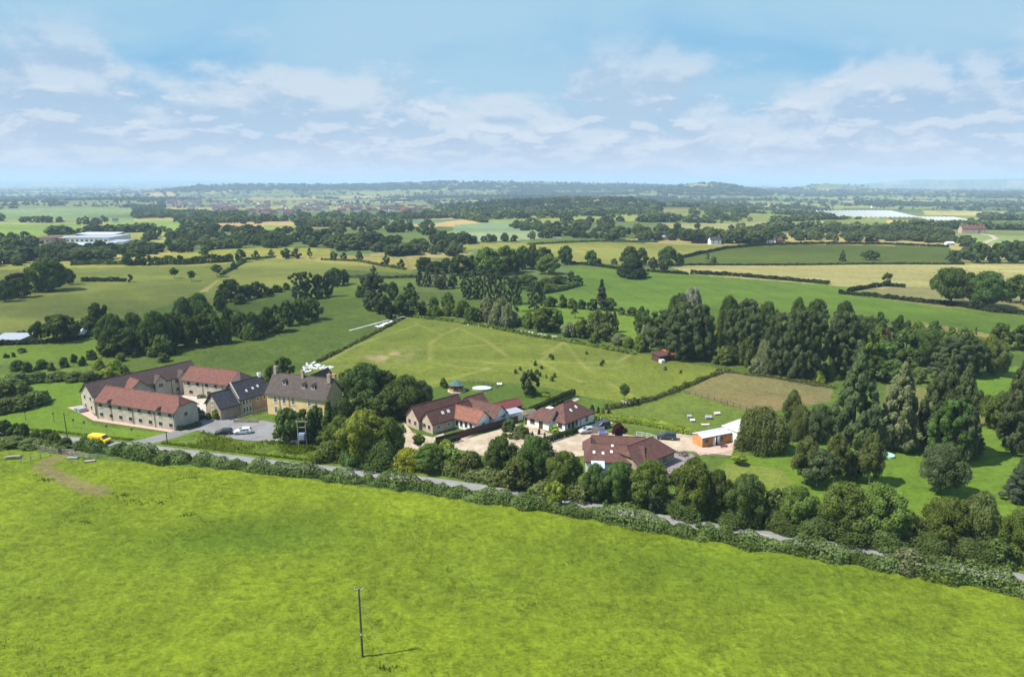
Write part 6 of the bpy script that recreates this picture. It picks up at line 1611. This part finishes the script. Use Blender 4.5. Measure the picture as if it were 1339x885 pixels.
def fence(name, label, P, h, gap, mat='wood', rails=3, solid=False, group=None, pr=.06):
    P = np.array(wpoly(P)); d = np.r_[0, np.cumsum(np.hypot(*np.diff(P, axis=0).T))]
    o_ = P[0]; z0 = hz_(*o_); rt = empty(name, (o_[0], o_[1], z0), 0, label, 'fence', group)
    n = max(2, int(d[-1] / gap) + 1); s_ = np.linspace(0, d[-1], n)
    pts_ = [(np.interp(t_, d, P[:, 0]) - o_[0], np.interp(t_, d, P[:, 1]) - o_[1]) for t_ in s_]
    zs = [hz_(a + o_[0], b + o_[1]) - z0 for a, b in pts_]
    pm = MB().box(-pr, pr, -pr, pr, -.4, h).mesh('post', MT[mat])
    for (a, b), z in zip(pts_, zs):
        if solid: break
        link('post', pm, rt, (a, b, z))
    for k in range(1 if solid else rails):
        m_ = MB()
        for i in range(n - 1):
            a, b = Vector((*pts_[i], zs[i])), Vector((*pts_[i + 1], zs[i + 1]))
            if solid:
                dd = (b - a).normalized(); nn = Vector((-dd.y, dd.x, 0)) * .05
                m_.add([a - nn + Vector((0, 0, -.3)), b - nn + Vector((0, 0, -.3)), b + nn + Vector((0, 0, -.3)), a + nn + Vector((0, 0, -.3)), a - nn + Vector((0, 0, h)), b - nn + Vector((0, 0, h)), b + nn + Vector((0, 0, h)), a + nn + Vector((0, 0, h))],
                       [(0, 3, 2, 1), (4, 5, 6, 7), (0, 1, 5, 4), (1, 2, 6, 5), (2, 3, 7, 6), (3, 0, 4, 7)])
            else:
                z = h * (k + 1) / rails - .08
                m_.tube(a + Vector((0, 0, z)), b + Vector((0, 0, z)), .045, n=4)
        m_.build('panel_run' if solid else 'rail', MT[mat], rt)
    if solid:
        pm = MB().box(-.07, .07, -.07, .07, -.3, h + .06).mesh('post', MT[mat])
        for (a, b), z in zip(pts_, zs): link('post', pm, rt, (a, b, z))
    return rt
fence('board_fence', 'long dark brown board fence between farm house and gravel drive', [(570, 581), (600, 573), (640, 562), (677, 552)], 1.8, 2.2, 'darkwood', solid=True)
fence('garden_wall', 'white low wall running from the orange roofed wing to the brown fence', [(602, 570), (612, 565), (624, 560)], 1.1, 2.0, 'whitewall', solid=True)
fence('garden_wall', 'brown stone forecourt wall beside the slate roofed house', [(306, 553), (320, 553), (338, 553)], 1.0, 6, 'rubble', solid=True)
fence('picket_fence', 'pale wooden ramp fence between the slate roofed house and manor', [(312, 549), (330, 544), (352, 537)], 1.1, 1.0, 'greywood', rails=2)
fence('paddock_fence', 'post and rail fence along the near side of the brown paddock', [(894, 513), (915, 519), (944, 527), (976, 537)], 1.3, 2.0, 'wood')
fence('rail_fence', 'pale post and rail fence left of the field gate', [(-90, 572), (-30, 576), (0, 579), (30, 583), (62, 591), (76, 594)], 1.25, 2.2, 'greywood', pr=.08)
fence('wire_fence', 'thin post fence of the small enclosure in the left paddock', [(28, 606), (45, 601), (66, 596)], 1.1, 1.5, 'greywood', rails=2)
fence('rail_fence', 'short rail fence right of the field gate', [(88, 594), (100, 597), (118, 601), (128, 599)], 1.2, 1.8, 'greywood', pr=.08)
fence('field_fence', 'post fence on the lawn beyond the pool', [(612, 500), (630, 502), (650, 507)], 1.1, 1.6, 'wood', rails=2)
fence('field_fence', 'post and wire fence on the left edge of the small pasture', [(838, 530), (865, 521), (894, 512)], 1.1, 2.2, 'wood', rails=2)
fence('white_trellis', 'white trellis fence behind the long brown roofed house', [(832, 571), (845, 573), (858, 577)], 1.4, 1.2, 'white', rails=3)
fence('field_fence', 'post fence at the far edge of the right hand lawn', [(1272, 560), (1300, 559), (1330, 558)], 1.2, 2.2, 'wood', rails=2)
fence('terrace_fence', 'low pale rail in front of the cabin yard', [(862, 588), (890, 592), (915, 595), (948, 598)], .7, 2.0, 'greywood', rails=2)
# field gate
a, b = at(80, 594), at(88, 594); d = b - a
rt = empty('field_gate', a, math.atan2(d.y, d.x), 'weathered five bar gate across the dirt track', 'gate')
for x in (0, 3.3): MB().box(x - .1, x + .1, -.1, .1, -.4, 1.45).build('gate_post', MT['wood'], rt)
m_ = MB()
for k in range(5): m_.box(.15, 3.15, -.03, .03, .25 + k * .24, .35 + k * .24)
m_.box(.15, .25, -.04, .04, .2, 1.3).box(3.05, 3.15, -.04, .04, .2, 1.3); m_.build('gate_bars', MT['greywood'], rt)
# rough timber stack in the left paddock
p = at(16, 600); rt = empty('timber_pile', p, .2, 'pile of grey timber and brush in the fenced left paddock', 'pile')
for i in range(9):
    y = (i % 4) * .35 + random.uniform(-.1, .1); z = .15 + (i // 4) * .22
    MB().tube((-1.6 + random.uniform(-.3, .3), y, z), (1.5 + random.uniform(-.3, .3), y + random.uniform(-.3, .3), z + random.uniform(-.05, .1)), .13, .1, 7).build('log', MT['greywood'], rt)
p = at(95, 600); tag(MB().box(-1.1, 1.1, -.35, .35, -.1, .45).build('water_trough', MT['metal'], None, p, .1), 'grey water trough beside the field gate', 'trough')
p = at(118, 604); tag(MB().box(-1.0, 1.0, -.35, .35, -.1, .4).build('water_trough', MT['greywood'], None, p, .35), 'second pale trough at the end of the short rail fence', 'trough')

# white sheeting lying in the fields
def sheet(label, P, n, smin, smax, up=.12):
    P = np.array(wpoly(P)); lo, hi = P.min(0), P.max(0); m_ = MB(); k = 0
    c = P.mean(0)
    while k < n:
        q = lo + rng.random(2) * (hi - lo)
        if not len(inpoly(np.array([q[0]]), np.array([q[1]]), P)): continue
        s_ = rng.uniform(smin, smax); nv = 7; a0 = rng.random() * 6
        z = hz_(*q) + up + rng.random() * .15
        ring = [(q[0] - c[0] + s_ * rng.uniform(.6, 1.3) * math.cos(a0 + i * 6.283 / nv), q[1] - c[1] + s_ * rng.uniform(.5, 1.1) * math.sin(a0 + i * 6.283 / nv), z - .1) for i in range(nv)]
        m_.add(ring + [(q[0] - c[0], q[1] - c[1], z + s_ * .22)], [(i, (i + 1) % nv, nv) for i in range(nv)]); k += 1
    return m_, (c[0], c[1], 0)
m_, c = sheet('', [(392, 483), (400, 475), (412, 473), (420, 478), (436, 479), (434, 484), (415, 483), (398, 487)], 80, .25, .7)
tag(m_.build('plastic_sheeting', plain('dirty_white', (.55, .56, .56), .6, .3, 2), None, c), 'crumpled heap of white plastic sheeting on the grass behind the manor', 'sheeting')
strip('white_sheet_long', wpoly([(452, 434), (475, 428), (500, 421), (520, 416), (536, 413)]), .9, plain('pale_cover', (.42, .43, .38), .8, .25, .8), .3)
o = bpy.data.objects['white_sheet_long']; o.name = 'plastic_sheeting'; del o['kind']; tag(o, 'long narrow strip of white sheeting on the crest of the worn field', 'sheeting')
m_, c = sheet('', [(492, 427), (520, 417), (524, 419), (498, 429)], 60, .3, .9)
tag(m_.build('plastic_sheeting', MT['white'], None, c), 'scattered white sheets beside the long white strip', 'sheeting')
m_, c = sheet('', [(590, 420), (625, 424), (690, 434), (730, 441), (728, 443), (680, 435), (620, 426)], 70, .3, 1.0)
tag(m_.build('plastic_sheeting', plain('pale_debris', (.5, .5, .44), .9, .2), None, c), 'line of pale sheets along the far edge of the worn field', 'sheeting')
# animal shelters and clutter on the small pasture
def ark(px, py, w, d, h, mat, label, rz=0., nm='animal_ark'):
    p = at(px, py); rt = empty(nm, p, rz, label, 'shelter')
    MB().box(-w / 2, w / 2, -d / 2, d / 2, -.1, h * .55).build('wall', MT['greywood'], rt)
    MB().slab([[(-w / 2 - .15, -d / 2 - .15, h * .55), (w / 2 + .15, -d / 2 - .15, h * .55), (w / 2 + .15, 0, h), (-w / 2 - .15, 0, h)], [(w / 2 + .15, d / 2 + .15, h * .55), (-w / 2 - .15, d / 2 + .15, h * .55), (-w / 2 - .15, 0, h), (w / 2 + .15, 0, h)]], .06).build('roof', MT[mat], rt)
ark(901, 546, .9, .7, .9, 'greyroof', 'small grey roofed animal ark on the pasture, leftmost of the cluster')
ark(905, 551, .9, .7, .8, 'white', 'small white box ark just below the leftmost ark')
ark(926, 547, 1.5, 1.0, .9, 'greyroof', 'grey roofed ark in the middle of the pasture cluster')
ark(937, 542, 1.4, .9, .8, 'cream_sill', 'cream roofed ark at the far right of the pasture cluster', .2)
ark(922, 556, 1.8, .6, .5, 'cream_sill', 'low pale topped feed table nearest the barn', .1, 'feed_table')
ark(818, 529, 2.0, 1.2, 1.1, 'white', 'white field trough shelter under the lone young tree')
ark(653, 504, 1.2, .9, .9, 'white', 'small white hutch on the lawn right of the pool')
p = at(788, 568); rt = empty('storage_box', p, .1, 'blue tarpaulin covered stack beside the parked cars', 'storage box')
MB().box(-1, 1, -.5, .5, -.1, .7).build('stack', MT['greywood'], rt); MB().add([(-1.05, -.55, .5), (1.05, -.55, .45), (1.1, .55, .5), (-1.05, .55, .55), (-.7, -.2, .95), (.8, -.1, .85), (.7, .3, .9), (-.6, .3, 1.0)], [(4, 5, 6, 7), (0, 1, 5, 4), (1, 2, 6, 5), (2, 3, 7, 6), (3, 0, 4, 7)]).build('tarpaulin', MT['blue'], rt)
p = at(782, 567); tag(MB().box(-1.5, 1.5, -.06, .06, -.1, 1.7).box(-1.56, -1.44, -.09, .09, -.1, 1.8).box(1.44, 1.56, -.09, .09, -.1, 1.8).build('fence_panel', MT['greywood'], None, p, R(4)), 'pale wooden fence panel in front of the dark blue estate car', 'fence panel')
def bench_set(px, py, label, rz=0.):
    p = at(px, py); rt = empty('picnic_table', (p.x, p.y, p.z + .15), rz, label, 'picnic table')
    MB().box(-.9, .9, -.38, .38, .7, .76).build('table_top', MT['darkwood'], rt)
    for y in (-.75, .75): MB().box(-.9, .9, y - .14, y + .14, .42, .47).build('seat', MT['darkwood'], rt)
    for x in (-.65, .65):
        MB().tube((x, -.7, 0), (x, -.2, .7), .05, n=5).build('leg', MT['darkwood'], rt); MB().tube((x, .7, 0), (x, .2, .7), .05, n=5).build('leg', MT['darkwood'], rt)
bench_set(944, 584, 'dark picnic table on the patio before the timber cabin', .3)
bench_set(893, 596, 'dark picnic table on the block paved yard beside the house', .7)
p = at(1259, 621); tag(MB().box(-1.3, 1.3, -.5, .5, .25, .45).box(-1.1, -1.0, -.4, .4, -.05, .25).box(1.0, 1.1, -.4, .4, -.05, .25).build('garden_bench', MT['white'], None, p, -.5), 'white bench on the lawn between the tall poplars', 'bench')
p = at(1159, 596); tag(MB().prism([(1.7 * math.cos(i * .5236), 1.7 * math.sin(i * .5236)) for i in range(12)], -.1, .4).build('paddling_pool', plain('aqua_plastic', (.3, .5, .42), .5, .1), None, p), 'round pale green paddling pool under the light green poplar', 'pool')
p = at(1009, 574); tag(MB().box(-1.6, 1.6, -.6, .6, .2, .8).box(-1.2, 1.0, -.55, .55, .8, 1.2).build('covered_boat', MT['white'], None, p, .2), 'white covered trailer half hidden behind the willow dome', 'trailer')
# planting island in the gravel and bits of clutter in the yards
for i, (px, py) in enumerate([(660, 571), (667, 573), (674, 574), (683, 573), (690, 574)]):
    p = at(px, py); put_tree('bush', ['olive', 'mid', 'pale', 'olive', 'mid'][i], (p.x, p.y, p.z + .05), 1.1, 1.8, 1, 'low shrub in the planting island on the gravel drive, %s from the left' % ORD[i], 'planting island shrubs')
# small shrubs and conifers in pots on the bungalow forecourt
for i, (px, py) in enumerate([(696, 571), (705, 568), (712, 573), (731, 572), (690, 567)]):
    p = at(px, py); put_tree('bush', 'purple' if i % 2 else 'olive', (p.x, p.y, p.z + .1), 1.3, .7, 2, 'small clipped shrub on the bungalow forecourt, %s from the left' % ORD[[1, 2, 3, 4, 0][i]], 'forecourt shrubs', small=True)
for i, (px, py) in enumerate([(720, 467), (723, 470), (786, 478), (788, 475), (695, 487), (702, 489), (708, 482), (714, 494), (722, 498), (725, 493), (680, 484), (700, 478), (706, 492), (767, 463), (870, 484), (890, 488), (690, 492), (674, 488)]):
    p = at(px, py); put_tree('bush', 'dark', p, random.uniform(.9, 1.7), random.uniform(.9, 1.6), 2, 'small dark sapling in the worn field, %s of the scattered saplings from the left' % ORD[i], 'saplings in the worn field')

# clouds overhead, out of frame above the camera's view: their shade lies on the left fields and the far wood
cm_, t = newmat('cloud'); g = G(t)
tr_ = g.n('ShaderNodeBsdfTransparent'); di = g.n('ShaderNodeBsdfTranslucent'); di.inputs['Color'].default_value = (.9, .9, .92, 1)
mx = g.n('ShaderNodeMixShader'); mx.inputs[0].default_value = .10
t.links.new(tr_.outputs[0], mx.inputs[1]); t.links.new(di.outputs[0], mx.inputs[2])
o_ = g.n('ShaderNodeOutputMaterial'); t.links.new(mx.outputs[0], o_.inputs['Surface'])
import bmesh
def cloud(sx_, sy_, rx, ry, n, zc=900):
    bm = bmesh.new(); off = (zc) / math.tan(SUN_EL); cx_, cy_ = sx_ + off * math.cos(SUN_AZ), sy_ + off * math.sin(SUN_AZ)
    for i in range(n):
        a = random.uniform(0, 6.28); q = random.random() ** .5
        x, y = rx * q * math.cos(a), ry * q * math.sin(a); r_ = min(rx, ry) * random.uniform(.28, .6)
        M = Matrix.Translation((x, y, random.uniform(-.1, .3) * r_)) @ Matrix.Diagonal((r_ * random.uniform(.9, 1.6), r_ * random.uniform(.8, 1.2), r_ * .45, 1))
        bmesh.ops.create_icosphere(bm, subdivisions=3, radius=1, matrix=M)
    for v in bm.verts:
        v.co += v.normal * 0 + Vector((vn(v.co.x, v.co.y, 22, 3) - .5, vn(v.co.x, v.co.y, 22, 4) - .5, vn(v.co.x, v.co.y, 16, 5) - .5)) * min(rx, ry) * .18
    me = bpy.data.meshes.new('clouds'); bm.to_mesh(me); bm.free(); me.materials.append(cm_)
    tag(link('clouds', me, None, (cx_, cy_, zc)), kind='stuff')
cloud(-150, 400, 170, 90, 16)
cloud(150, 2150, 520, 300, 16)
cloud(-700, 1700, 420, 200, 12)
cloud(130, 290, 80, 40, 8)
cloud(-48, 112, 26, 8, 9)
# ---------------------------------------------------------------- the air
hzm, t = newmat('haze'); g = G(t)
pv = g.n('ShaderNodeVolumePrincipled'); pv.inputs['Color'].default_value = (.54, .735, 1.0, 1); pv.inputs['Density'].default_value = HAZE_D
pv.inputs['Anisotropy'].default_value = .0
o_ = g.n('ShaderNodeOutputMaterial'); t.links.new(pv.outputs[0], o_.inputs['Volume'])
gzmin = -80.0
tag(MB().box(-44000, 44000, -44000, 44000, gzmin, 175).build('haze', hzm), kind='stuff')
bpy.data.objects['ground'].data.validate()
